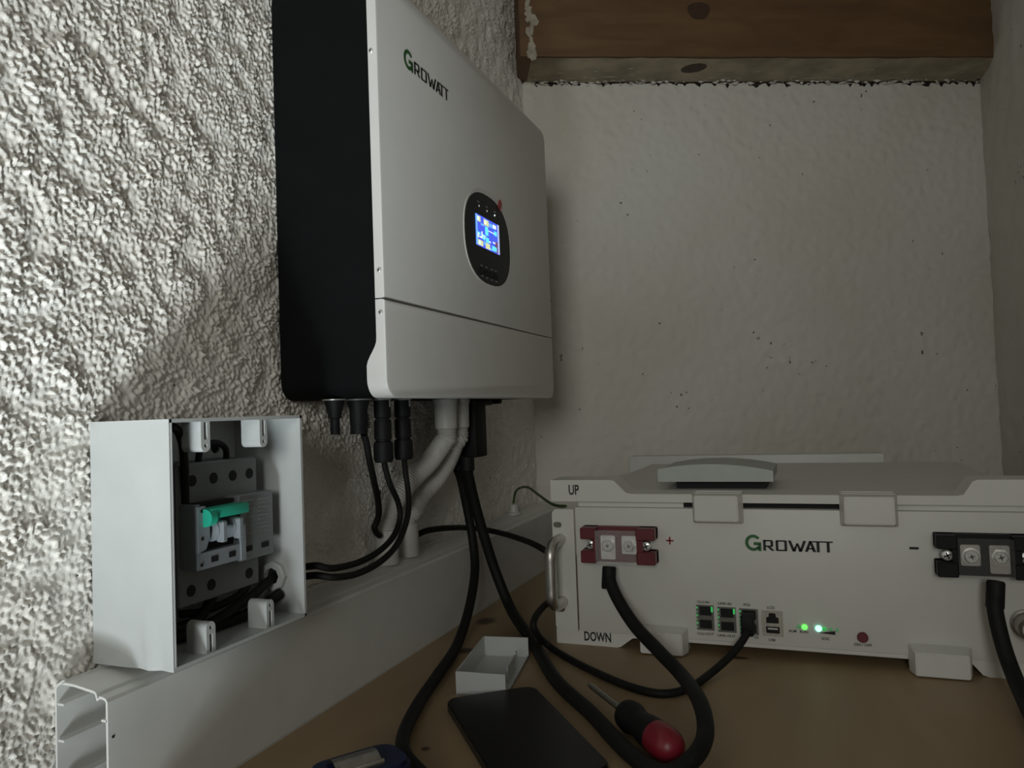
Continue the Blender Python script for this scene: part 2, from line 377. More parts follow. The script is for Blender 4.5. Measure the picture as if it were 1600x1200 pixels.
# wooden beam standing proud of the back wall
BO = .10
bm_ = wedge(MB(), -.015, UR+.012, -.10, BO, .5875, .95)
beam = bm_.build('beam', M['beam'], None, 0); tag(beam, 'brown pine lintel beam above the back wall, with dark knots', kind='structure')
def knot(name, q, o, z, r, flat):
    d = ray(*q)
    if z is None:                                       # on the beam's front face
        n2 = NB; p0 = bw(0, o, 0); t = p0.dot(n2)/d.dot(n2); c = d*t
        mb = MB(); pts = [c+UD*(r*math.cos(a)*(1+.12*math.sin(3*a)))+Vector((0, 0, r*.85*math.sin(a)*(1+.1*math.cos(2*a)))) for a in [k*2*math.pi/20 for k in range(20)]]
        mb.add([p+NB*.0008 for p in pts]+[p-NB*.002 for p in pts]+[c+NB*.0012], [(k, (k+1) % 20, 40) for k in range(20)]+[(k, (k+1) % 20, 20+(k+1) % 20, 20+k) for k in range(20)])
    else:
        c = d*(z/d.z); mb = MB()
        pts = [c+UD*(r*1.25*math.cos(a)+.004*math.sin(a))+NB*(r*1.1*math.sin(a)) for a in [k*2*math.pi/20 for k in range(20)]]
        mb.add([p-Vector((0, 0, .0008)) for p in pts]+[p+Vector((0, 0, .002)) for p in pts]+[c-Vector((0, 0, .0012))], [(k, (k+1) % 20, 40) for k in range(20)]+[(k, (k+1) % 20, 20+(k+1) % 20, 20+k) for k in range(20)])
    mb.build('wood_knot', M['knot'], beam, 60)
M['knot'] = mat('dark_knot', (.050, .022, .010), .6, bump=(150, .5), vary=(90, .3))
knot('a', (1092, 17), BO, None, .019, 0)
knot('b', (1084, 106), 0, .5875, .017, 0)
M['smear'] = mat('plaster_smear', (.42, .38, .31), .9, bump=(300, .5, .0006), vary=(60, .25))
M['smear2'] = mat('smear_lit_wood', (.36, .30, .215), .85, bump=(200, .4, .0006), vary=(18, .3))  # plaster smear, plus the low light's paleness put into the colour
ub = MB(); ua = [(.004+k*.0206, BO-.002-random.uniform(0, .006)) for k in range(42)]
ub.add([bw(u, o, .5869) for u, o in ua]+[bw(u, .001, .5869) for u, o in ua], [(k, k+1, 43+k, 42+k) for k in range(41)])
ub.build('smear_lit_underside', M['smear2'], beam, 0, label='greyish plaster-smeared underside with low light put into its colour')
sm = MB()                                               # torn plaster left on the lower edges of the beam
def flake(c, e1, e2, n_, a, b, th):
    k = 9; pts = [c+e1*(a*math.cos(t)*random.uniform(.65, 1.25))+e2*(b*math.sin(t)*random.uniform(.6, 1.3)) for t in [i*2*math.pi/k for i in range(k)]]
    sm.add([p for p in pts]+[c+n_*th], [(i, (i+1) % k, k) for i in range(k)])
for i in range(90):
    u = random.uniform(0, UR); flake(bw(u, random.uniform(0, .018) if random.random() < .8 else random.uniform(0, .06), .5874), UD, NB, Vector((0, 0, -1)), random.uniform(.004, .02), random.uniform(.002, .006), .0015)
for i in range(60):                                     # ragged rims left and right, up the beam's ends
    e = random.random() < .5; z = random.uniform(.588, .80); u = (random.uniform(-.002, .010) if e else UR-random.uniform(.002, .016))
    flake(bw(u, BO+.0002, z), UD, Vector((0, 0, 1)), NB, random.uniform(.003, .007), random.uniform(.005, .014), .002)
o = sm.build('plaster_residue', M['smear'], beam, 40); tag(o, kind='stuff')
# plaster rims that enclose the beam's two ends
for side in (1,):
    rim = MB(); zz = [.589+.02*k for k in range(20)]; A = []
    for z in zz:
        wdt = (.0015 if side == 0 else .006)+random.uniform(-.001, .0025)
        u0, u1 = ((-.003, wdt) if side == 0 else (UR+.01, UR-wdt))
        A.append((bw(u0, BO+.006, z), bw(u1, BO+.004+random.uniform(0, .003), z), bw(u1, BO-.003, z)))
    for k in range(len(zz)-1):
        a, b = A[k], A[k+1]
        rim.add([a[0], a[1], b[1], b[0]], [(0, 1, 2, 3)]); rim.add([a[1], a[2], b[2], b[1]], [(0, 1, 2, 3)])
    rim.build('plaster_rim', M['wall2'], wb, 50)

# workbench / shelf board
pts = [(XW-.001, .34), (.352, .34), tuple(bw(UR-.012, .006, 0)[:2]), tuple(bw(.004, .006, 0)[:2])]
tb = MB().prism(pts, fZ(), ZS-.027, ZS)
solo('wooden_worktop', tb, M['table'], 'pale pine worktop carrying the battery, cables and tools', 'table', (-.1, .9, ZS), smooth=0)

# ------------------------------------------------------------------ inverter
XF, XB = -.338, -.3475
Y0, Y1, Z0, Z1, ZSEAM = .5718, 1.0325, .0155, .398, .1015
inv = thing('solar_inverter', 'white and black wall-mounted solar inverter with round lit display', 'inverter', (XW, .80, .2))
MB().prism(rrect(Y0+.0012, Y1-.0012, Z0+.0008, Z1+.004, .017, 7), fX(0), XW+.0005, XB+.0005).build('body', M['black'], inv, 40)
def xback(z):
    t = min(1, max(0, (.0665-z)/.024)); t = t*t*(3-2*t); return XB-(.0105*t)
def cover(name, outline, r=.0028, deep=False):
    mb = MB(); c = Vector((sum(p[0] for p in outline)/len(outline), sum(p[1] for p in outline)/len(outline)))
    n = len(outline); rings = []
    def inset(d):
        out = []
        for i, p in enumerate(outline):
            a = Vector(outline[i-1]); q = Vector(p); b = Vector(outline[(i+1) % n])
            t = ((q-a).normalized()+(b-q).normalized()).normalized(); nn = Vector((-t.y, t.x))
            out.append(q+nn*d)
        return out
    for d, x in ((r, XF), (r*.3, XF-r*.3), (0, XF-r)):
        rings.append([(x, p.x, p.y) for p in inset(d)])
    rings.append([((xback(p[1]) if deep else XB), p[0], p[1]) for p in outline])
    for k in range(3):
        mb.add(rings[k]+rings[k+1], [(i, (i+1) % n, n+(i+1) % n, n+i) for i in range(n)])
    mb.add(rings[0], [tuple(range(n))])
    return mb.build(name, M['inv_white'], inv, 35)
def dens(poly, m=14):                                  # add points along the sides so the lip can curve
    out = []
    for i, p in enumerate(poly):
        q = poly[(i+1) % len(poly)]; L = math.hypot(q[0]-p[0], q[1]-p[1]); k = max(1, int(L/.004)) if L < .09 and abs(q[0]-p[0]) < 1e-6 else 1
        for j in range(k): out.append((p[0]+(q[0]-p[0])*j/k, p[1]+(q[1]-p[1])*j/k))
    return out
cover('upper_cover', rrect(Y0, Y1, ZSEAM+.0006, Z1, .016, 7, (1, 1, 0, 0)))
cover('lower_cover', dens(rrect(Y0, Y1, Z0, ZSEAM-.0006, .016, 7, (0, 0, 1, 1))), deep=True)
def xscrew(parent, p, axis, r, mats=('screw', 'dark'), name='screw', depth=.0012):
    p = Vector(p); a = Vector(axis).normalized()
    o = MB().lathe(p, a, [(-.001, r*.98), (depth*.5, r), (depth*.9, r*.8), (depth, r*.55)], 18).build(name, M[mats[0]], parent, 40)
    e1 = a.orthogonal().normalized(); e1 = (e1+a.cross(e1)*.35).normalized(); e2 = a.cross(e1); c = MB()
    for e, g in ((e1, e2), (e2, e1)):
        c.add([p+a*(depth+.0002)+e*(s*r*.62)+g*(t*r*.14) for s, t in ((-1, -1), (1, -1), (1, 1), (-1, 1))], [(0, 1, 2, 3)])
    if parent.parent is None: c.build('cross_slot', M[mats[1]], o, 0)
    else: c.build(name+'_slot', M[mats[1]], parent, 0)
    return o
for z, x in ((.3198, -.3442), (.1261, -.3425), (.0893, -.3423)):
    xscrew(inv, (x, Y0-.0002, z), (0, -1, 0), .0021)
# display
def sup(cu, cv, a, b, e, n=48):
    out = []
    for k in range(n):
        t = 2*math.pi*k/n; c, s = math.cos(t), math.sin(t)
        out.append((cu+a*math.copysign(abs(c)**(2/e), c), cv+b*math.copysign(abs(s)**(2/e), s)))
    return out
MB().prism(sup(.8092, .1982, .0690, .0540, 2.45), fX(0), XF-.002, XF+.0008, [sup(.8088, .1980, .0668, .0520, 2.45)[::-1]]).build('display_rim', M['inv_white'], inv, 30)
MB().prism(sup(.8088, .1980, .0668, .0520, 2.45), fX(0), XF-.001, XF+.0006).build('display_panel', M['panel'], inv, 30)
W = XF+.0009
scr = MB().prism(rrect(.7720, .8408, .1863, .2220, .001, 2), fX(0), XF, W).build('display_screen', M['scr'], inv, 0)
def icons(name, m, rects, w=.00025):
    for (a, b, c, d) in rects:                          # fractions of the screen, from its top left
        y0, y1, z0, z1 = .7720+.0688*a, .7720+.0688*b, .2220-.0357*d, .2220-.0357*c
        MB().box(W-.0002, W+w, y0, y1, z0, z1).build(name, m, scr, 0)
icons('screen_icon', M['scr5'], [(.03, .19, .05, .22), (.33, .53, .05, .24), (.06, .27, .80, .97), (.38, .56, .80, .98)])
icons('screen_icon', M['scr4'], [(.05, .12, .08, .19), (.37, .42, .09, .20), (.72, .85, .08, .20), (.10, .16, .83, .94), (.05, .10, .60, .74), (.22, .25, .50, .70), (.14, .24, .67, .72)], .0004)
icons('screen_icon', M['scr3'], [(.38, .50, .27, .55), (.76, .88, .28, .42), (.40, .52, .62, .78), (.66, .86, .80, .95), (.05, .17, .56, .64), (.27, .36, .58, .74)], .0003)
icons('screen_icon', M['scr2'], [(.20, .33, .24, .30), (.55, .70, .10, .22), (.0, .06, .02, .98), (.30, .38, .78, .9), (.56, .64, .9, .98)], .00028)
icons('flow_line', M['scr4'], [(.50, .76, .36, .385), (.24, .40, .60, .625), (.30, .36, .66, .69), (.70, .80, .655, .70), (.52, .60, .70, .74)], .00032)
icons('screen_icon', M['scr6'], [(.80, .90, .62, .97)], .0003)
icons('screen_side_bar', M['scr7'], [(.925, .985, .0, .99)], .0003)
for (y, z, k) in ((.7831, .2323, 'led_wd'), (.8058, .2317, 'led_wd'), (.8288, .2318, 'led_w')):
    MB().prism(disc(y, z, .0011, 12), fX(0), XF, W+.0002).build('indicator_light', M[k], inv, 0)
for (y, z) in ((.7858, .1590), (.7990, .1586), (.8135, .1586), (.8270, .1586)):
    MB().rbox(XF, XF+.0020, y-.0040, y+.0040, z-.0032, z+.0032, .0008).build('push_button', M['blackp'], inv, 30)
pr = MB()
for (y, z) in ((.7848, .1648), (.7984, .1648), (.814, .1648), (.8255, .1648), (.7858, .1530), (.7990, .1524), (.8135, .1524), (.8270, .1524), (.781, .2365), (.805, .2362), (.829, .2358)):
    for j in range(3): pr.box(W-.0002, W+.0001, y-.003+j*.0022, y-.0014+j*.0022, z-.0006, z+.0006)
tag(pr.build('panel_print', M['grey_ink'], inv, 0), kind='stuff')
c = Vector((0, .8455, .2480)); e = Vector((0, .45, .9)).normalized(); g = Vector((0, .9, -.45)).normalized()
MB().add([Vector((XF+x, 0, 0))+c+e*a+g*b for x in (.0009, .0016) for a, b in ((-.006, -.004), (-.006, .004), (.004, .004), (.0065, .0025), (.0065, -.0025), (.004, -.004))],
         [tuple(range(6))[::-1], tuple(range(6, 12))]+[(i, (i+1) % 6, 6+(i+1) % 6, 6+i) for i in range(6)]).build('pull_tab', M['redtag'], inv, 0, label='small red pull tab')

# the maker's lettering: wide capitals drawn from strokes
def logo(parent, fn, w, x0, zb, width, name='lettering'):
    k = width/9.0                                       # unit: one column of the word is about 1.15
    def P(pts): return [(x0+a*k, zb+b*k*1.0) for a, b in pts]
    g = MB(); n = 26; H = 1.9; out = []; inn = []
    for i in range(n+1):
        t = math.radians(38+ (322-38)*i/n); out.append((.95+.95*math.cos(t), .90+.98*math.sin(t))); inn.append((.97+.58*math.cos(t), .90+.62*math.sin(t)))
    for i in range(n): g.add([fn(*p, w) for p in P([out[i], out[i+1], inn[i+1], inn[i]])], [(0, 1, 2, 3)])
    g.add([fn(*p, w) for p in P([(.98, .62), (1.86, .62), (1.86, .98), (.98, .98)])], [(0, 1, 2, 3)])
    g.add([fn(*p, w) for p in P([(1.50, -.08), (1.86, -.08), (1.86, .70), (1.50, .70)])], [(0, 1, 2, 3)])
    lg = g.build(name, M['green_ink'], parent, 0, label='green capital G of the lettering')
    d = MB()
    def q(*pts): d.add([fn(*p, w) for p in P(pts)], [tuple(range(len(pts)))])
    x = 2.08; h = 1.28                                   # R
    q((x, 0), (x+.30, 0), (x+.30, h), (x, h)); q((x, h-.17), (x+1.12, h-.17), (x+1.0, h), (x, h)); q((x+.84, .52), (x+1.14, .60), (x+1.14, h-.12), (x+.84, h-.1))
    q((x+.3, .46), (x+1.06, .46), (x+1.14, .62), (x+.3, .62)); q((x+.42, .50), (x+.78, .50), (x+1.30, 0), (x+.92, 0))
    x = 3.50                                             # O
    q((x, .1), (x+.30, .1), (x+.30, h-.1), (x, h-.1)); q((x+.98, .1), (x+1.28, .1), (x+1.28, h-.1), (x+.98, h-.1)); q((x, .1), (x+.1, 0), (x+1.18, 0), (x+1.28, .1), (x+1.2, .17), (x+.08, .17)); q((x, h-.1), (x+.08, h-.17), (x+1.2, h-.17), (x+1.28, h-.1), (x+1.18, h), (x+.1, h))
    x = 4.90                                             # W
    q((x, h), (x+.32, h), (x+.80, 0), (x+.46, 0)); q((x+.46, 0), (x+.80, 0), (x+1.10, .92), (x+.94, .98)); q((x+.94, .98), (x+1.14, .98), (x+1.52, 0), (x+1.18, 0)); q((x+1.20, 0), (x+1.52, 0), (x+2.02, h), (x+1.70, h))
    x = 6.72                                             # A
    q((x, 0), (x+.34, 0), (x+.80, h), (x+.52, h)); q((x+.90, 0), (x+1.26, 0), (x+.80, h), (x+.52, h)); q((x+.26, .30), (x+1.05, .30), (x+.98, .46), (x+.32, .46))
    for x in (7.62, 8.72):                               # T T
        q((x-.02, h-.15), (x+1.08, h-.15), (x+1.13, h), (x-.07, h)); q((x+.42, 0), (x+.74, 0), (x+.74, h-.1), (x+.42, h-.1))
    d.build(name, M['ink'], parent, 0)
logo(inv, fX(0) and (lambda u, v, w_: (w_, u, v)), XF+.0003, .6190, .3255, .0865)

# fittings under the inverter
ZB = Z0+.0008
def gland(y, x, prof, n=20, name='cable_gland'):
    g = MB().lathe((x, y, ZB), (0, 0, -1), prof, n).build(name, M['blackp'], inv, 35)
    MB().lathe((x, y, ZB), (0, 0, -1), [(0, prof[0][1]+.0022), (.0011, prof[0][1]+.0022)], 20).build('washer', M['washer'], g, 35)
    return g
gland(.586, -.402, [(0, .0088), (.004, .0088), (.006, .0080), (.015, .0060), (.017, .0060), (.018, .0043), (.032, .0043)])
gg = gland(.619, -.398, [(0, .0105), (.003, .0105), (.010, .0084), (.024, .0084), (.0245, .0080), (.033, .0080)])
rb = MB()
for k in range(6): rb.lathe((-.398, .6235, ZB-.015-.0022*k), (0, 0, -1), [(0, .0075), (.0013, .0075)], 16)
rb.build('strain_relief_rib', M['blackp'], gg, 35)
SOCK = [(0, .0085), (.018, .0085), (.019, .0068), (.0203, .0068)]
for y in (.657, .697):
    s_ = MB().lathe((-.395, y, ZB), (0, 0, -1), SOCK, 20).build('solar_socket', M['blackp'], inv, 35)
    MB().lathe((-.395, y, ZB), (0, 0, -1), [(0, .0098), (.0010, .0098)], 20).build('washer', M['washer'], s_, 35)
    MB().box(-.3868, -.3858, y-.0006, y+.0006, ZB-.008, ZB-.001).build('key_rib', M['washer'], s_, 0)
hb = MB().rbox(-.413, -.385, .8600, .8940, -.0560, ZB, .002)
hb.rbox(-.415, -.383, .858, .912, ZB-.008, ZB, .002).build('terminal_shroud', M['blackp'], inv, 35)
MB().rbox(-.412, -.392, .955, .968, ZB-.006, ZB, .002).build('bottom_clip', M['blackp'], inv, 35)

# ------------------------------------------------------------------ conduits
def conduit(name, label, top, low, pxs, r=.0118):
    t = thing(name, label, 'conduit', low, 'white corrugated conduits under the inverter')
    MB().lathe((top[0], top[1], ZB), (0, 0, -1), [(0, r*1.24), (.004, r*1.24), (.0045, r*1.14), (.034, r*1.10), (.035, r*.9)], 24).build('end_fitting', M['conduit'], t, 35)
    ctl = [(top[0], top[1], ZB-.030), (top[0], top[1], ZB-.046)]+pxs+[(low[0], low[1], low[2]+.042), (low[0], low[1], low[2]+.030)]
    MB().tube(ctl, r, 18, 10, rib=.0028).build('corrugated_hose', M['conduit'], t, 60)
    MB().lathe(low, (0, 0, 1), [(0, r*1.08), (.0365, r*1.10), (.037, r*.9)], 24).build('straight_collar', M['conduit'], t, 35)
    return t
ZT = -.1606
cx_ = (-.400, -.402, -.408, -.415, -.423, -.430, -.4335)
conduit('corrugated_conduit', 'white corrugated conduit in front, nearer the black connectors', (-.399, .806, 0), (-.4345, .7235, ZT),
        [at(x, y, 'X', X) for (x, y), X in zip(((692, 692), (672, 720), (648, 744), (627, 768), (612, 794)), cx_[1:])])
conduit('corrugated_conduit', 'white corrugated conduit behind the front one, nearer the black sleeve', (-.399, .840, 0), (-.4345, .769, ZT),
        [at(x, y, 'X', X) for (x, y), X in zip(((711, 692), (700, 719), (683, 746), (662, 771), (648, 796)), cx_[1:])])

# ------------------------------------------------------------------ trunking along the left wall
XT = -.407; TY0, TY1 = .3465, 1.262
tr = thing('cable_trunking', 'long white plastic cable trunking along the foot of the left wall', 'trunking', (-.43, .8, ZS))
def sheet(mb, poly, th, y0, y1):                        # an open profile in (x, z) given thickness and extruded along y
    n = len(poly); off = []
    for i in range(n):
        a = Vector(poly[max(i-1, 0)]); b = Vector(poly[min(i+1, n-1)]); t = (b-a).normalized(); off.append((poly[i][0]+t.y*th, poly[i][1]-t.x*th))
    loop = list(poly)+off[::-1]; return mb.prism(loop, fY(), y0, y1)
base = MB()
sheet(base, [(XT+.0006, ZS+.0004), (XW+.0012, ZS+.0004), (XW+.0002, ZS+.002), (XW+.0002, -.1650), (XW+.0012, -.1632), (XW+.0058, -.1606), (XW+.0075, -.1602)], -.0016, TY0, TY1)
for z in (-.1735, -.1960, -.222): base.box(XW+.001, XW+.0062, TY0, TY1, z-.0014, z)
base.build('trunking_base', M['duct'], tr, 30)
lid = MB()
sheet(lid, [(XT, ZS+.001), (XT, -.1688), (XT-.0012, -.1668), (XT-.0030, -.1660), (XT-.0068, -.1655), (XT-.0082, -.1675), (XT-.0092, -.1640), (XT-.0112, -.1628), (-.4350, -.1604), (XW+.0058, -.1600)], -.0016, TY0, TY1)
for z in (-.1795, -.218): lid.box(XT-.0055, XT-.001, TY0, TY1, z-.0014, z)
lid.build('trunking_lid', M['duct'], tr, 30)
MB().lathe((XT-.0005, .3500, -.1905), (1, 0, 0), [(0, .0011), (.0008, .0009)], 10).build('pin_hole', M['dark'], tr, 30)

# ------------------------------------------------------------------ junction box (open, lid off)
BX, BY0, BY1, BZ0, BZ1, TH = -.3826, .3745, .5115, -.1578, .0027, .0024
jb = thing('junction_box', 'open white plastic junction box without its lid, breaker inside', 'box', (XW, .44, BZ0))
sh = MB()
ny, nz = 26, 40                                         # near side with its buckled lower edge
def buck(x, z):
    t = max(0, min(1, (-.108-z)/.05)); t = t*t*(3-2*t); xc = -.4060+.004*t
    d = (x-xc)/.0046
    return -.85*t*(.0017*math.exp(-d*d)-.0016*math.exp(-((x-xc-.0090)/.0045)**2)-.0008*math.exp(-((x-xc+.011)/.006)**2))
for face in (0, 1):
    vs = []; fs = []
    for i in range(ny+1):
        for j in range(nz+1):
            x = XW-.001+(BX-XW+.001)*i/ny; z = BZ0+(BZ1-BZ0)*(j/nz)
            vs.append((x, BY0+face*TH+buck(x, z), z))
    for i in range(ny):
        for j in range(nz):
            a = i*(nz+1)+j; fs.append((a, a+1, a+nz+2, a+nz+1))
    sh.add(vs, fs)
for i, jx in ((ny, 0),):
    vs = [(BX, BY0+f*TH+buck(BX, BZ0+(BZ1-BZ0)*j/nz), BZ0+(BZ1-BZ0)*j/nz) for j in range(nz+1) for f in (0, 1)]
    sh.add(vs, [(2*j, 2*j+1, 2*j+3, 2*j+2) for j in range(nz)])
sh.build('side_panel', M['white'], jb, 30)
MB().box(XW-.001, BX, BY1-TH, BY1, BZ0, BZ1).build('side_panel', M['white'], jb, 0)
MB().box(XW-.001, BX, BY0+.0005, BY1, BZ1-TH, BZ1).build('top_panel', M['white'], jb, 0)
MB().box(XW-.001, BX, BY0+TH, BY1, BZ0, BZ0+TH).build('bottom_panel', M['white'], jb, 0)
MB().prism([(BY0+.001, BZ0), (BY1, BZ0), (BY1, BZ1), (BY0+.001, BZ1)], fX(0), XW-.001, XW+.002, [disc(.487, -.0205, .0052, 18)[::-1]]).build('back_panel', M['white'], jb, 0)
MB().box(XW-.0012, XW+.0002, .480, .494, -.028, -.013).build('knockout', M['dark'], jb, 0)
MB().rbox(BX-.0012, BX+.0002, BY0+.0012, BY0+TH+.0006, BZ0+.002, BZ1-.002, .0005, 1).build('rim_lip', M['white'], jb, 30)
for (y, up) in ((.4075, 1), (.4665, 1), (.4085, 0), (.4692, 0)):
    r = .0042; L = .0165; zc = (BZ1-TH-L) if up else (BZ0+TH+L); s = 1 if up else -1
    prof = [(y-r, zc+s*(L)), (y-r, zc)]+[(y-r*math.cos(math.pi*k/8), zc-s*r*math.sin(math.pi*k/8)) for k in range(1, 8)]+[(y+r, zc), (y+r, zc+s*L)]
    slot = [(y-.0014, zc+s*.0042), (y+.0016, zc+s*.0042), (y+.0016, zc+s*(L-.0005)), (y-.0014, zc+s*(L-.0005))]
    MB().prism(prof, fX(0), -.4010, BX-.0012, [disc(y, zc, .0014, 10), slot]).build('screw_post', M['white'], jb, 30)
    MB().box(-.4005, BX-.008, y-.0030, y+.0030, min(zc-.003, zc+s*(L-.001)), max(zc-.003, zc+s*(L-.001))).build('post_core', M['white'], jb, 0)
GN = Vector((-.4105, BY1-TH, -.1262))
gn = MB().lathe(GN+Vector((0, .0005, 0)), (0, -1, 0), [(0, .0120), (.0045, .0120), (.0055, .0108), (.0055, .0068), (.001, .0062)], 8).build('gland_nut', M['white'], jb, 30)
MB().lathe(GN+Vector((0, .0005, 0)), (0, -1, 0), [(0, .0064), (.0022, .0064)], 14).build('gland_bore', M['dark'], gn, 0)
MB().lathe(GN+Vector((0, TH, 0)), (0, 1, 0), [(0, .0105), (.005, .0105), (.006, .0085), (.015, .0078)], 16).build('gland_body', M['white'], jb, 30)

# circuit breaker inside the box
cb = thing('circuit_breaker', 'grey circuit breaker with a teal switch lever inside the junction box', 'breaker', (-.43, .452, -.13))
XS, XFR = -.412, -.3960
b = MB(); b.rbox(XW+.004, XS, .409, .492, -.1290, -.0290, .0012, 1).build('breaker_body', M['breaker'], cb, 30)
for z, ysl in ((-.0415, (.4235, .4445, .4645, .4830)), (-.1185, (.4205, .4400, .4800))):
    for y in ysl: MB().lathe((XS-.0002, y, z), (1, 0, 0), [(0, .0042), (.0006, .0040)], 16).build('screw_hole', M['dark'], cb, 30)
MB().rbox(XS-.002, XFR-.003, .4555, .4945, -.1050, -.0555, .001, 1).build('label_module', M['breaker'], cb, 30)
MB().prism([(.4110, -.1020), (.4580, -.1020), (.4580, -.0925), (.4555, -.0905), (.4135, -.0905), (.4135, -.0570), (.4110, -.0570)], fX(0), XS-.002, XFR).build('switch_frame', M['breaker2'], cb, 30)
MB().prism([(.4104, -.0584), (.4175, -.0584), (.4175, -.0650), (.4210, -.0720), (.4210, -.0800), (.4175, -.0880), (.4104, -.0901)], fX(0), XS-.002, XFR+.0015).build('frame_cheek', M['breaker2'], cb, 30)
MB().box(XS-.002, XFR+.0012, .4525, .4575, -.1030, -.0600).build('frame_cheek', M['breaker2'], cb, 0)
MB().box(XS-.002, XFR-.006, .417, .453, -.0905, -.0570).build('switch_recess', M['dark'], cb, 0)
for y in (.4130, ):
    for z in (-.0615, -.0805, -.0985): MB().lathe((XFR+.0004, y+.0008, z), (1, 0, 0), [(0, .0013), (.0014 if z > -.09 else .0003, .0013)], 10).build('frame_pin', M['dark'], cb, 30)
for y in (.4265, .4440): MB().box(XFR-.0003, XFR+.0004, y-.0032, y+.0032, -.0985, -.0945).build('indicator_window', M['dark'], cb, 0)
for y in (.4645, .4835): MB().box(XFR-.0032, XFR-.0026, y-.0042, y+.0042, -.0985, -.0945).build('indicator_window', M['dark'], cb, 0)
pl = MB()
for j, y0 in enumerate((.4585, .4765)):
    for k in range(9):
        z = -.0600-k*.0031; pl.box(XFR-.0031, XFR-.0028, y0, y0+(.014, .012, .015, .009, .013, .006, .011, .004, .012)[(k+j*2) % 9], z-.0009, z)
tag(pl.build('label_print', M['grey_ink'], cb, 0), kind='stuff')
lev = MB().rbox(XFR-.004, XFR+.0080, .4165, .4545, -.0675, -.0600, .0012, 2)
lev.lathe((XFR+.0035, .4145, -.0665), (0, 1, 0), [(0, .0062), (.0060, .0062)], 16)
lev.build('switch_lever', M['teal'], cb, 30, label='teal switch lever')
for y in (.4290, .4455):
    MB().lathe((XFR-.0020, y-.004, -.0765), (0, 1, 0), [(0, .0080), (.0070, .0080)], 20).build('toggle_drum', M['breaker2'], cb, 30)
    MB().rbox(XFR+.002, XFR+.0085, y-.003, y+.002, -.0850, -.0700, .001, 1).build('toggle', M['breaker2'], cb, 30)

def cable(name, label, pts, r, m='cable', n=14, group=None, cat='cable'):
    P = [Vector(p) if not isinstance(p[2], str) else at(*p) for p in pts]
    mb = MB().tube(P, r, n, 8); return solo(name, mb, M[m], label, cat, tuple(P[0]), group)
cable('wire_loop', 'short black wire loop on top of the breaker, nearest the round knockout', [(-.420, .438, -.030), (-.419, .439, -.0215), (-.419, .446, -.0165), (-.419, .458, -.0165), (-.419, .4655, -.0215), (-.420, .467, -.030)], .0024, cat='wire', group='wires inside the junction box')
cable('breaker_feed_wire', 'black wire curving down inside the box to the breaker top left', [at(266, 666, 'X', -.4000), at(277, 672, 'X', -.4015), at(285, 692, 'X', -.4045), at(288, 722, 'X', -.4080), at(289, 760, 'X', -.4105), at(289, 800, 'X', -.4120)], .0030, cat='wire', group='wires inside the junction box')
cable('breaker_feed_wire', 'black wire dropping behind the junction box front edge', [(-.414, .3845, -.006), (-.412, .3925, -.013), (-.412, .397, -.030), (-.413, .398, -.080), (-.414, .399, -.124), (-.419, .404, -.138), (-.420, .416, -.144), (-.4195, .436, -.1415), (-.4205, .452, -.128)], .0038, cat='wire', group='wires inside the junction box')
cable('breaker_lead', 'black lead from the white gland nut into the bottom of the junction box', [(-.4105, .5125, -.1262), (-.410, .5000, -.1290), (-.409, .482, -.1350), (-.410, .462, -.1405), (-.414, .436, -.1470), (-.420, .410, -.1490), (-.430, .395, -.1450)], .0036, group='wires inside the junction box')
cable('breaker_lead', 'black lead lying along the bottom of the junction box behind the posts', [(-.404, .5070, -.1395), (-.408, .4990, -.1440), (-.412, .482, -.1490), (-.416, .455, -.1505), (-.422, .425, -.1510), (-.432, .398, -.1500)], .0044, group='wires inside the junction box')
cable('breaker_lead', 'black lead fixed under the breaker lower edge', [(-.4190, .4870, -.1200), (-.4150, .481, -.1290), (-.4160, .468, -.1350), (-.422, .445, -.1390), (-.430, .428, -.1380)], .0028, group='wires inside the junction box')

# ------------------------------------------------------------------ cables between inverter, box and battery
def plug_cable(label, y, pts):
    t = thing('solar_cable', label, 'cable', (-.395, y, -.06), 'solar cables from the inverter to the junction box')
    z = ZB-.0205
    MB().lathe((-.395, y, z), (0, 0, -1), [(0, .0078), (.002, .0086), (.019, .0086), (.0195, .0074), (.0215, .0074), (.022, .0092), (.025, .0098), (.039, .0098), (.042, .0085), (.0425, .004)], 20).build('plug', M['blackp'], t, 35)
    P = [Vector((-.395, y, z-.040))]+[at(*p) if isinstance(p[2], str) else Vector(p) for p in pts]
    MB().tube(P, .0030, 12, 8).build('lead', M['cable'], t, 60)
plug_cable('black solar cable from the plug nearer the junction box', .657,
           [(603, 735, 'X', -.395), (610, 758, 'X', -.394), (622, 785, 'X', -.395), (625, 810, 'X', -.394), (616, 836, 'X', -.392), (595, 859, 'X', -.390), (562, 878, 'X', -.388), (520, 888, 'X', -.386), (495, 884, 'X', -.393), (-.4055, .5380, -.1255), (-.4068, .5300, -.1240)])
plug_cable('black solar cable from the plug nearer the white conduits', .697,
           [(634, 740, 'X', -.395), (638, 772, 'X', -.390), (637, 806, 'X', -.383), (623, 846, 'X', -.380), (599, 874, 'X', -.380), (562, 895, 'X', -.379), (525, 902, 'X', -.382), (494, 899, 'X', -.396), (-.4125, .5400, -.1345), (-.4145, .5300, -.1300)])
cable('gland_cable', 'thin black cable dropping from the wide gland to the front conduit foot',
      [(-.398, .6270, -.0174), (573, 694, 'X', -.399), (577, 718, 'X', -.402), (584, 750, 'X', -.408), (590, 778, 'X', -.415), (592, 800, 'X', -.421), (589, 815, 'X', -.426), (585, 824, 'X', -.428), (588, 832, 'X', -.430), (593, 837, 'X', -.431)], .0033)

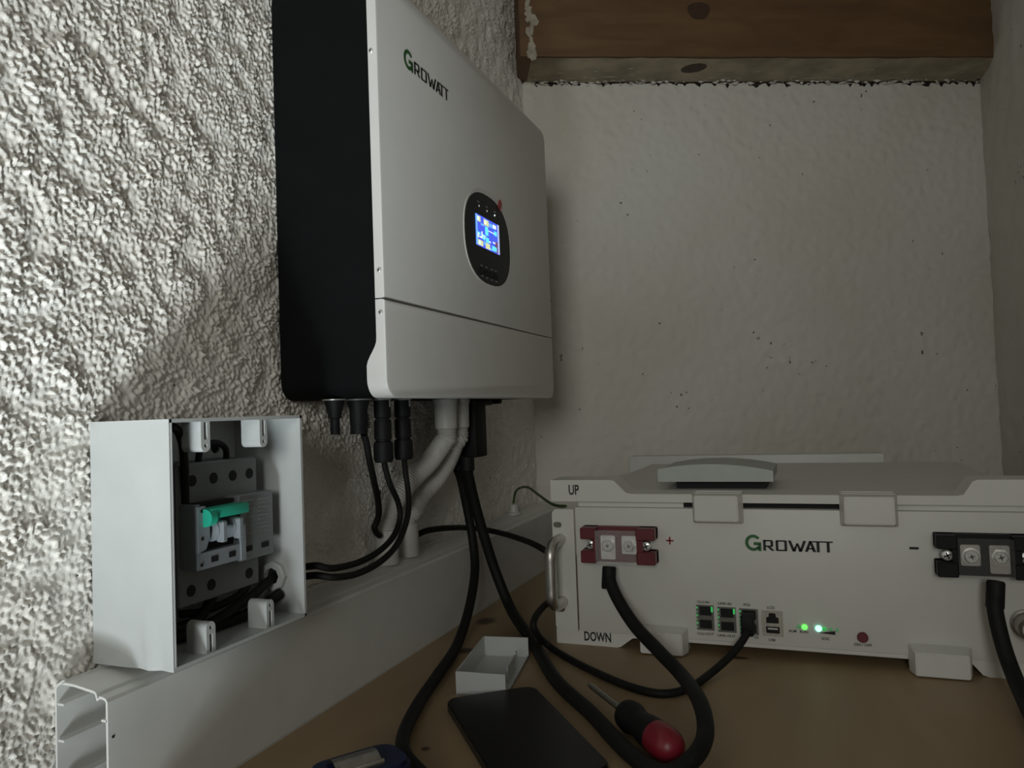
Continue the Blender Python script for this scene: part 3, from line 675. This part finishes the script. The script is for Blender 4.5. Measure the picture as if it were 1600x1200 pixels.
bt = thing('battery_cable', 'thick black cable with boot, falling from the inverter past the blue tool', 'cable', (-.40, .87, -.06), 'thick battery cables')
b1 = at(714, 712, 'X', -.408)
MB().lathe(b1, (0, 0, -1), [(0, .0070), (.001, .0084), (.017, .0084), (.018, .0060)], 16).build('boot', M['blackp'], bt, 35)
MB().tube([b1+Vector((0, 0, -.0165)), at(721, 752, 'X', -.409), at(729, 790, 'X', -.407), at(738, 840, 'X', -.401), at(742, 890, 'X', -.391), at(733, 950, 'X', -.377), at(714, 1008, 'X', -.362), at(683, 1056, 'Z', ZS+.010), at(656, 1096, 'Z', ZS+.008), at(636, 1134, 'Z', ZS+.008), at(629, 1160, 'Z', ZS+.010), at(634, 1182, 'Z', ZS+.012), at(660, 1212, 'Z', ZS+.010), at(700, 1250, 'Z', ZS+.008)], .0055, 16, 8).build('lead', M['cable'], bt, 60)
bt2 = thing('battery_cable', 'thick black cable from the inverter looping up to the red terminal', 'cable', (-.40, .87, -.06), 'thick battery cables')
b2 = at(730, 713, 'X', -.388)
MB().lathe(b2, (0, 0, -1), [(0, .0070), (.001, .0084), (.017, .0084), (.018, .0066)], 16).build('boot', M['blackp'], bt2, 35)
MB().tube([b2+Vector((0, 0, -.0165)), at(734, 752, 'X', -.388), at(743, 790, 'X', -.386), at(757, 840, 'X', -.379), at(775, 895, 'X', -.367), at(800, 955, 'X', -.342), at(833, 1004, 'Z', ZS+.0066), at(868, 1062, 'Z', ZS+.0066), at(925, 1116, 'Z', ZS+.0066), at(980, 1174, 'Z', ZS+.0066), at(1035, 1208, 'Z', ZS+.0072), at(1080, 1188, 'Z', ZS+.012), at(1102, 1148, 'Z', ZS+.018), at(1094, 1098, 'Z', ZS+.024), at(1066, 1056, 'Y', .676), at(1028, 1016, 'Y', .712), at(990, 975, 'Y', .742), at(962, 930, 'Y', .763), at(951, 898, 'Y', .774), at(952, 886, 'Y', .7765)], .0063, 16, 8).build('lead', M['cable'], bt2, 60)
MB().lathe(at(952, 885, 'Y', .7765), at(951, 908, 'Y', .773)-at(952, 885, 'Y', .7765), [(0, .0066), (.002, .0072), (.021, .0072), (.023, .0066)], 16).build('shrink_sleeve', M['blackp'], bt2, 35)
bt3 = thing('battery_cable', 'thick black cable hanging from the black terminal', 'cable', (.15, .77, -.18), 'thick battery cables')
MB().tube([at(1556, 908.5, 'Y', .777), at(1554, 930, 'Y', .776), at(1556, 960, 'Y', .772), at(1568, 1010, 'Y', .764), at(1586, 1060, 'Y', .745), at(1610, 1112, 'Z', ZS+.0085), at(1640, 1170, 'Z', ZS+.0072), (.140, .60, ZS+.0072), (.10, .53, ZS+.0072), (.06, .47, ZS+.0072)], .0065, 16, 8).build('lead', M['cable'], bt3, 60)
MB().lathe(at(1556, 908, 'Y', .777), at(1555, 935, 'Y', .7760)-at(1556, 908, 'Y', .777), [(0, .0066), (.002, .0074), (.022, .0074), (.024, .0066)], 16).build('shrink_sleeve', M['blackp'], bt3, 35)

cm = thing('network_cable', 'thin black network cable from the wall to the third battery port', 'cable', (-.3, .8, -.2))
MB().tube([at(647, 838, 'X', -.4455), at(668, 829, 'X', -.434), at(700, 825, 'X', -.427), at(735, 825, 'X', -.421), at(770, 830, 'X', -.402), at(810, 841, 'X', -.350), at(843, 855, 'X', -.298), at(866, 874, 'Y', .832), at(873, 905, 'Y', .840), at(866, 932, 'Y', .832), at(848, 949, 'X', -.281), at(835, 968, 'X', -.278), at(836, 985, 'X', -.276), at(856, 1008, 'Z', ZS+.006), at(890, 1030, 'Z', ZS+.0042), at(940, 1055, 'Z', ZS+.0042), at(990, 1075, 'Z', ZS+.0038), at(1035, 1084, 'Z', ZS+.0038), at(1075, 1076, 'Z', ZS+.0040), at(1108, 1054, 'Z', ZS+.0055), at(1138, 1028, 'Y', .755), at(1158, 1004, 'Y', .770), at(1168, 988, 'Y', .778)], .0036, 14, 8).build('lead', M['cable'], cm, 60)
MB().rbox(-.0735, -.0615, .780, .7985, -.2285, -.2085, .0015).build('plug', M['blackp'], cm, 35)

ew = thing('earth_wire', 'thin dark green wire arching from the trunking to the battery lid', 'wire', (-.43, 1.16, ZT))
c0 = at(803, 793, 'Z', ZT); c0.x = -.4345
c0 = Vector((-.4345, at(803, 793, 'X', -.4345).y, ZT))
MB().lathe(c0, (0, 0, 1), [(0, .0105), (.003, .0105), (.004, .0075), (.015, .0065), (.017, .003)], 18).build('cap', M['cap'], ew, 35, label='pale translucent cap')
MB().tube([c0+Vector((0, 0, .012)), c0+Vector((0, -.001, .019)), at(806, 768, 'Y', c0.y-.01), at(815, 761.5, 'Y', c0.y-.03), at(826, 762, 'Y', c0.y-.07), at(840, 772, 'Y', c0.y-.14), at(858, 785, 'Y', c0.y-.24), at(870, 790, 'Y', .84), at(884, 791, 'Y', .815)], .0017, 10, 8).build('lead', M['earth'], ew, 60)

# ------------------------------------------------------------------ battery
YP = .80; PX0, PX1, PZ0, PZ1 = -.2440, .1900, -.2408, -.1066
ba = thing('rack_battery', 'white rack battery with red and black terminals on the worktop', 'battery', (-.027, 1.0, ZS))
MB().rbox(PX0, PX1, YP, 1.235, PZ0, PZ1-.0005, .0012, 2).build('chassis', M['bat'], ba, 30)
MB().box(-.128, .030, YP+.010, 1.10, PZ1-.001, -.1012).build('gap_shade_fill', M['dark'], ba, 0)  # dark filler: the shade under the raised lid put into its colour
for xa, xb in ((PX0+.002, -.128), (.030, PX1-.002)): MB().box(xa, xb, YP+.008, 1.10, PZ1-.001, -.1012).build('lid_support', M['bat'], ba, 0)
MB().box(PX0+.004, PX1-.004, YP+.0035, 1.0, PZ0-.0045, PZ0+.002).build('bottom_flange', M['bat'], ba, 0)
# ears with slots and handles
for s, xa, xb in ((0, -.2700, -.2452), (1, .1912, .2160)):
    sl = []
    for z in (-.1266, -.2180):
        cx = -.2640 if s == 0 else .2100; sl.append(rrect(cx-.0048, cx+.0048, z-.0031, z+.0031, .0030, 4)[::-1])
    MB().prism(rrect(xa, xb, -.2414, -.1094, .006, 5, (0, 1, 1, 0) if s == 0 else (1, 0, 0, 1)), fY(), YP-.001, YP+.0012, sl).build('rack_ear', M['bat'], ba, 30)
    hx = -.2610 if s == 0 else .2070
    hp = [(hx, YP, -.1420), (hx, YP-.012, -.1422), (hx-.0005, YP-.026, -.1440), (hx-.001, YP-.034, -.1520), (hx-.001, YP-.035, -.164), (hx-.001, YP-.035, -.188), (hx-.001, YP-.034, -.2000), (hx-.0005, YP-.026, -.2075), (hx, YP-.012, -.2094), (hx, YP, -.2096)]
    MB().tube(hp, .0062, 18, 6).build('handle', M['alu'], ba, 60, label='silver bar handle')
# top and bottom brackets with raised ends
def prof(zl, zh, zb, s):
    xl, xr = -.2705, .2160
    return [(xl, zb), (xl, zh), (-.2030, zh), (-.1990, zh-s*.0010), (-.1865, zl+s*.0012), (-.1815, zl), (.1215, zl), (.1265, zl+s*.0012), (.1340, zh-s*.0016), (.1385, zh), (xr, zh), (xr, zb)]
tp = prof(-.0925, -.0778, -.1010, 1)
MB().prism(tp, fY(), YP-.0008, YP+.040).build('top_bracket', M['bat'], ba, 30)
MB().rbox(-.2440, .1900, YP+.039, 1.034, -.1012, -.0928, .001, 1).build('lid_sheet', M['bat'], ba, 30)
MB().rbox(-.2440, .1900, 1.037, 1.235, -.1066, -.0945, .001, 1).build('rear_lid', M['bat'], ba, 30)
MB().prism(prof(-.2440, -.2557, -.2402, -1)[::-1], fY(), YP+.0018, YP+.040).build('bottom_bracket', M['bat'], ba, 30)
MB().box(-.2440, .19, 1.15, 1.20, -.2557, -.2400).build('rear_foot', M['bat'], ba, 0)
MB().lathe((.1690, YP, -.2050), (0, -1, 0), [(0, .0125), (.003, .0125), (.004, .0105), (.022, .0105), (.025, .0080), (.0255, .002)], 22).build('grounding_stud', M['steel'], ba, 35, label='dull grey round stud')
# wrap-round clips, two on top and two below
def clip(x0, x1, z0, z1, top):
    d = .016; i = .0042; mb = MB()
    a = [(x0, YP+.0005, z0), (x1, YP+.0005, z0), (x1, YP+.0005, z1), (x0, YP+.0005, z1)]
    b = [(x0+i*.6, YP-d*.55, z0+i*.5), (x1-i*.6, YP-d*.55, z0+i*.5), (x1-i*.6, YP-d*.55, z1-i*.5), (x0+i*.6, YP-d*.55, z1-i*.5)]
    c = [(x0+i, YP-d, z0+i), (x1-i, YP-d, z0+i), (x1-i, YP-d, z1-i), (x0+i, YP-d, z1-i)]
    if top: b = [(p[0], p[1], z1 if p[2] > (z0+z1)/2 else p[2]) for p in b]; c = [(p[0], p[1], z1-.001 if p[2] > (z0+z1)/2 else p[2]) for p in c]
    else: b = [(p[0], p[1], z0 if p[2] < (z0+z1)/2 else p[2]) for p in b]; c = [(p[0], p[1], z0+.001 if p[2] < (z0+z1)/2 else p[2]) for p in c]
    mb.add(a+b+c, [(8, 9, 10, 11), (0, 3, 2, 1)]+[(k, (k+1) % 4, 4+(k+1) % 4, 4+k) for k in range(4)]+[(4+k, 4+(k+1) % 4, 8+(k+1) % 4, 8+k) for k in range(4)])
    if top: mb.rbox(x0+.001, x1-.001, YP, YP+.018, -.0928, z1, .0008, 1)
    else: mb.rbox(x0+.001, x1-.001, YP, YP+.018, z0, PZ0, .0008, 1)
    o = mb.build('clip', M['bat'], ba, 0)
    bm = bmesh.new(); bm.from_mesh(o.data); bmesh.ops.bevel(bm, geom=bm.edges[:], offset=.0009, segments=2, affect='EDGES'); bm.to_mesh(o.data); bm.free()
    o.data.shade_smooth(); o.data.set_sharp_from_angle(angle=math.radians(35))
clip(-.1178, -.0672, -.1218, -.0915, True); clip(.0212, .0722, -.1222, -.0915, True)
clip(-.1785, -.1275, -.2548, -.2285, False); clip(.0742, .1260, -.2552, -.2292, False)
# terminals
def terminal(x0, x1, z0, z1, m, wired, label, cm_='clear', pm='tin'):
    d = .021; xm = (x0+x1)/2; zc = (z0+z1)/2+.0005
    t = MB(); n = .0060; nx = .0125
    t.prism([(x0, z0), (x1, z0), (x1, zc-n), (x1-nx, zc-n), (x1-nx, zc+n), (x1, zc+n), (x1, z1), (x0, z1), (x0, zc+n), (x0+nx, zc+n), (x0+nx, zc-n), (x0, zc-n)], fY(), YP-.0085, YP)
    for a, b_ in ((x0, x0+.0165), (x1-.0190, x1)):
        for c_, e_ in ((zc+n, z1), (z0, zc-n)): t.rbox(a, b_, YP-d, YP, c_, e_, .0008, 1)
        t.box(a if a > xm else a+nx, b_ if a < xm else b_-nx, YP-d+.003, YP, zc-n, zc+n)
    o = t.build('terminal_block', M[m], ba, 30, label=label)
    for k, sx in enumerate((xm-.0113, xm+.0113)):
        long_ = (k == wired)
        MB().prism(rrect(sx-.0082, sx+.0074, zc-(.0160 if long_ else .0098), zc+.0090, .0016, 3), fY(), YP-.0115, YP-.0082).build('terminal_plate', M[pm], o, 30)
        MB().lathe((sx, YP-.0115, zc-.001), (0, -1, 0), [(0, .0074), (.0012, .0074), (.0013, .0060), (.0040, .0058), (.0046, .0050)], 6 if k else 24).build('bolt', M['screw'], o, 35)
        cr_ = MB(); y = YP-.0163
        for e, g in ((Vector((1, 0, .3)).normalized(), Vector((-.3, 0, 1)).normalized()), (Vector((-.3, 0, 1)).normalized(), Vector((-1, 0, -.3)).normalized())):
            p = Vector((sx, y, zc-.001)); cr_.add([p+e*.0034, p+g*.0008, p-e*.0034, p-g*.0008], [(0, 1, 2, 3)])
        cr_.build('bolt_slot', M['slot'], o, 0)
    for sx in (x0+.0090, x1-.0098):
        MB().lathe((sx, YP-.013, zc-.0005), (0, -1, 0), [(-.012, .0034), (.0, .0048), (.0018, .0046), (.0026, .0032)], 18).build('screw', M['screw'], o, 40)
        cr_ = MB(); p = Vector((sx, YP-.0158, zc-.0005))
        for a in (.4, .4+math.pi/2):
            e = Vector((math.cos(a), 0, math.sin(a))); g = Vector((-math.sin(a), 0, math.cos(a)))
            cr_.add([p+e*.0031+g*.0006, p-e*.0031+g*.0006, p-e*.0031-g*.0006, p+e*.0031-g*.0006], [(0, 1, 2, 3)])
        cr_.build('screw_slot', M['dark'], o, 0)
    cv = MB(); cx0, cx1, yc = x0+.0165, x1-.0190, YP-d-.0012
    cv.box(cx0, cx1, yc, yc+.0008, z0+.0005, z1-.0025); cv.box(cx0, cx1, yc+.0008, yc+.006, z1-.0033, z1-.0025); cv.box(cx0, cx1, yc+.0008, yc+.004, z0+.0005, z0+.0013)
    cv.build('clear_cover', M[cm_], o, 0, label='clear plastic cover')
terminal(-.2330, -.1545, -.1630, -.1262, 'red', 0, 'red terminal block')
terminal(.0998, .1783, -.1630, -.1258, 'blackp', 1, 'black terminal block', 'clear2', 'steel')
# lettering and marks on the panel
YI = YP-.0006
fy = lambda u, v, w_: (u, w_, v)
logo(ba, fy, YI, -.0672, -.1478, .0745)
MB().box(-.1462, -.1384, YI-.0001, YI+.0002, -.1414, -.1398).box(-.1431, -.1415, YI-.0001, YI+.0002, -.1445, -.1367).build('plus_sign', M['red_ink'], ba, 0, label='red plus sign')
MB().box(.0798, .0876, YI-.0001, YI+.0002, -.1424, -.1402).build('minus_sign', M['ink'], ba, 0, label='black minus sign')
def ptext(s, x, z, size, m='ink', sx=1.0, bold=0, y=None):
    return text(s, size, 'lettering', M[m], ba, lambda u, v, w_: (x+u, w_, z+v), YI if y is None else y, sx, bold)
ptext('UP', -.2500, -.0934, .0150, y=YP-.0013, sx=.66, bold=.00028)
ptext('DOWN', -.2395, -.2506, .0136, y=YP+.0012, sx=.66, bold=.00032)
for s, x, z in (('CLU-IN', -.1172, -.2032), ('LINK-IN', -.0965, -.2036), ('PCS', -.0716, -.2036), ('LCD', -.0494, -.2050), ('CLU-OUT', -.1184, -.2352), ('LINK-OUT', -.0982, -.2357), ('DI', -.0625, -.2352), ('USB', -.0492, -.2366), ('ALM', -.0300, -.2265), ('RUN', -.0199, -.2267), ('SOC', -.0003, -.2318), ('ON / OFF', .0280, -.2352)):
    ptext(s, x, z, .0036, sx=1.05, bold=.00006)
MB().prism([(-.0030, -.2254), (.0122, -.2228), (.0122, -.2264)], fy, YI-.0001, YI+.0002).build('charge_wedge', M['ink'], ba, 0, label='black wedge mark')
# network ports
def port(x0, x1, z0, z1, plugged=False, green=(1, 1)):
    o = MB().prism([(x0, z0), (x1, z0), (x1, z1), (x0, z1)], fy, YP-.0008, YP+.0006, [rrect(x0+.0030, x1-.0022, z0+.0018, (z0+z1)/2-.0022, .0003, 1)[::-1], rrect(x0+.0030, x1-.0022, (z0+z1)/2+.0022, z1-.0014, .0003, 1)[::-1]]).build('network_port', M['port'], ba, 0)
    for a, b_ in ((z0+.0018, (z0+z1)/2-.0022), ((z0+z1)/2+.0022, z1-.0014)):
        MB().box(x0+.0030, x1-.0022, YP-.0004, YP-.0002, a, b_).build('socket', M['dark'], o, 0)
    for k in range(6):
        zz = z1-.002-k*(z1-z0)/6.5; MB().box(x0+.0003, x0+.0015, YP-.0012, YP-.0006, zz-.0017, zz).build('port_light', M['led_p' if k in (0, 2, 4) else 'led_o'], o, 0)
    if green[0]: MB().box(x1-.0026, x1-.0008, YP-.0014, YP-.0006, z1-.0065, z1-.0012).build('port_light', M['led_p'], o, 0)
port(-.1183, -.1010, -.2303, -.2050); port(-.0972, -.0793, -.2310, -.2058); port(-.0760, -.0580, -.2318, -.2062, True, (0, 0))
x0, x1, z0, z1 = -.0545, -.0348, -.2318, -.2068
o = MB().prism([(x0, z0), (x1, z0), (x1, z1), (x0, z1)], fy, YP-.0010, YP+.0006, [[(x0+.004, -.2190), (x1-.004, -.2190), (x1-.004, -.2135), (x1-.0065, -.2125), (x1-.0065, -.2100), (x1-.0075, -.2090), (x0+.0075, -.2090), (x0+.0065, -.2100), (x0+.0065, -.2125), (x0+.004, -.2135)][::-1], rrect(x0+.0035, x1-.0035, -.2288, -.2222, .0003, 1)[::-1]]).build('usb_port', M['port2'], ba, 0)
MB().box(x0+.003, x1-.003, YP-.0005, YP-.0003, z0+.002, z1-.002).build('socket', M['dark'], o, 0)
MB().box(x0+.0052, x1-.0052, YP-.0011, YP-.0006, -.2252, -.2235).build('usb_tongue', M['white'], o, 0)
# lights and button
for (x, z, r, k) in ((-.0205, -.2207, .0021, 'led_o'), (-.0152, -.2209, .0026, 'led_g'), (-.0026, -.2214, .0029, 'led_c'), (.0028, -.2213, .0021, 'led_d'), (.0082, -.2214, .0018, 'led_o'), (.0139, -.2215, .0016, 'led_o')):
    MB().lathe((x, YP, z), (0, -1, 0), [(0, r), (.0008, r), (.0014, r*.7), (.0016, r*.3)], 16).build('status_light', M[k], ba, 40)
MB().lathe((.0361, YP, -.2268), (0, -1, 0), [(0, .0049), (.0022, .0049), (.0028, .0043), (.0028, .001)], 22).build('power_button', M['red'], ba, 35, label='dark red round button')

# white trunking piece lying behind the battery
rt = MB().rbox(-.289, .10, 1.272, 1.296, -.2557, -.0840, .002, 2)
solo('wall_batten', rt, M['duct'], 'white flat batten standing behind the battery lid', 'batten', (-.1, 1.28, ZS))

# grey curved housing on the lid
hs = thing('plastic_housing', 'grey plastic housing with an arched top lying on the battery lid', 'housing', (-.10, .9, -.0928))
x0, x1 = -.1605, -.0395; n = 14
def top(t): return -.0715+.0062*(1-(2*t-.9)**2)
pf = [(x0, -.0842)]+[(x0+(x1-x0)*k/n, top(k/n)) for k in range(n+1)]+[(x1, -.0842)]
MB().prism(pf, fY(), .845, .848).build('front_panel', M['housing'], hs, 30)
pf2 = [(p[0]+.001 if p[0] < 0 and p[0] < -.15 else p[0]-.0005, p[1]-.0006 if p[1] > -.08 else p[1]+.0010) for p in pf]
MB().prism(pf2, fY(), .848, .955).build('shell', M['housing'], hs, 30)
MB().box(x0+.018, x1-.008, .858, .94, -.0925, -.0845).build('foot', M['blackp'], hs, 0)

# ------------------------------------------------------------------ small things on the worktop
def obox(p0, p1, w_, z0, z1, mb=None):                  # an upright plate from p0 to p1, thickness w_ towards its left
    a, b_ = Vector((*p0, 0)), Vector((*p1, 0)); t = (b_-a).normalized(); nn = Vector((-t.y, t.x, 0))*w_
    pts = [a, b_, b_+nn, a+nn]; return (mb or MB()).prism([(p.x, p.y) for p in pts], fZ(), z0, z1)
ec = thing('trunking_end_cap', 'small white open plastic end cap beside the black phone', 'cap', (-.29, .69, ZS))
A, B_, C_, D_ = (-.3112, .6310), (-.2640, .6345), (-.2825, .7445), (-.3300, .7375); hz = ZS+.0212
MB().prism([A, B_, C_, D_], fZ(), ZS, ZS+.0016).build('base', M['white'], ec, 0)
obox(A, B_, .0014, ZS, hz).build('end_wall', M['white'], ec, 0)
obox(C_, D_, .0014, ZS, hz).build('end_wall', M['white'], ec, 0)
obox(D_, A, .0014, ZS, hz).build('side_wall', M['white'], ec, 0)
obox(B_, C_, .0014, ZS, ZS+.0035).build('side_wall', M['white'], ec, 0)
def mixp(p, q, t): return (p[0]+(q[0]-p[0])*t, p[1]+(q[1]-p[1])*t)
sB, sC = mixp(B_, A, .10), mixp(C_, D_, .12)
for a, b_, hh in ((.30, .62, .0165), (.16, .22, .0150), (.66, .70, .0180)):
    obox(mixp(sB, sC, a), mixp(sB, sC, b_), .0012, ZS, ZS+hh).build('clip_tab', M['white'], ec, 0)
obox(mixp(mixp(A, B_, .12), mixp(D_, C_, .12), .22), mixp(mixp(A, B_, .12), mixp(D_, C_, .12), .26), .0012, ZS, ZS+.013).build('clip_tab', M['white'], ec, 0)

Lp = Vector((.6275, -.7786, 0)); Wp = Vector((.7786, .6275, 0)); pc = Vector((-.3068, .5998, ZS))
Mt = Matrix(((Lp.x, Wp.x, 0, pc.x), (Lp.y, Wp.y, 0, pc.y), (0, 0, 1, pc.z), (0, 0, 0, 1)))
ph = thing('mobile_phone', 'black mobile phone lying face up on the worktop', 'phone', tuple(pc))
fl = lambda u, v, w_: Mt @ Vector((u, v, w_))
def slab(r, i0, z0, z1): return MB().prism(rrect(i0, .168-i0, i0, .0815-i0, r, 7), fl, z0, z1)
mb = slab(.011, 0, .0012, .0072); mb.prism(rrect(.0012, .1668, .0012, .0803, .010, 7), fl, 0, .0012); mb.build('frame', M['phone_f'], ph, 40)
slab(.0105, .0008, .0070, .0084).build('screen', M['phone'], ph, 40)
MB().rbox(.020, .034, .0812, .0823, .003, .0055, .0004, 1, Mt).build('side_button', M['phone_f'], ph, 30)

s0, s1 = at(920, 1069, 'Z', ZS+.010), at(1044, 1166, 'Z', ZS+.0135)
sd = thing('screwdriver', 'screwdriver with black handle and red end on the worktop', 'screwdriver', (s0.x, s0.y, ZS))
ax = (s1-s0).normalized(); L = (s1-s0).length; q0 = at(976, 1113, 'Z', ZS+.0125); h0 = (q0-s0).dot(ax)
MB().lathe(s0, ax, [(0, .0012), (.006, .0024), (.010, .0026), (h0+.01, .0026)], 14).build('shaft', M['steel'], sd, 35, label='steel shaft')
hl = L-h0
MB().lathe(s0+ax*h0, ax, [(-.003, .0060), (.000, .0095), (.004, .0118), (.012, .0124), (.020, .0108), (.027, .0100), (.036, .0115), (.050, .0125), (hl-.004, .0125)], 24).build('handle', M['blackp'], sd, 40)
MB().lathe(s0+ax*(h0+hl-.016), ax, [(0, .0126), (.006, .0130), (.016, .0126), (.022, .0105), (.026, .0060), (.027, .001)], 24).build('end_cap', M['sdred'], sd, 40, label='red rounded handle end')

E1 = Vector((.573, .819, 0)); E2 = Vector((.819, -.573, 0)); tc = Vector((-.3150, .4140, ZS))
Tt = Matrix(((E1.x, E2.x, 0, tc.x), (E1.y, E2.y, 0, tc.y), (0, 0, 1, tc.z), (0, 0, 0, 1)))
tm = thing('tape_measure', 'navy blue tape measure with a steel clip, near the thick cable', 'tape measure', tuple(tc))
ft = lambda u, v, w_: Tt @ Vector((u, v, w_))
mb = MB().prism(rrect(0, .063, -.004, .036, .013, 8), ft, .003, .0275); mb.prism(rrect(.002, .061, -.002, .034, .012, 8), ft, 0, .0305)
mb.build('case', M['bluep'], tm, 40)
cl = []
for k in range(9):
    t = k/8; cl.append((.005+.024*t, .0312+.0055*math.sin(math.pi*min(1, t*1.1))))
mb = MB(); n = len(cl)
mb.add([Tt @ Vector((.013+v, u, z)) for (u, z) in cl for v in (0, .030)]+[Tt @ Vector((.013+v, u, z-.0012)) for (u, z) in cl for v in (0, .030)],
       [(2*k, 2*k+1, 2*k+3, 2*k+2) for k in range(n-1)]+[(2*n+2*k, 2*n+2*k+1, 2*n+2*k+3, 2*n+2*k+2) for k in range(n-1)]+[(0, 1, 2*n+1, 2*n), (2*n-2, 2*n-1, 4*n-1, 4*n-2)])
mb.build('belt_clip', M['steel'], tm, 40, label='bent steel belt clip')
MB().rbox(.0125, .0435, .027, .0295, .0308, .0345, .0008, 2, Tt).build('clip_edge', M['alu'], tm, 30)
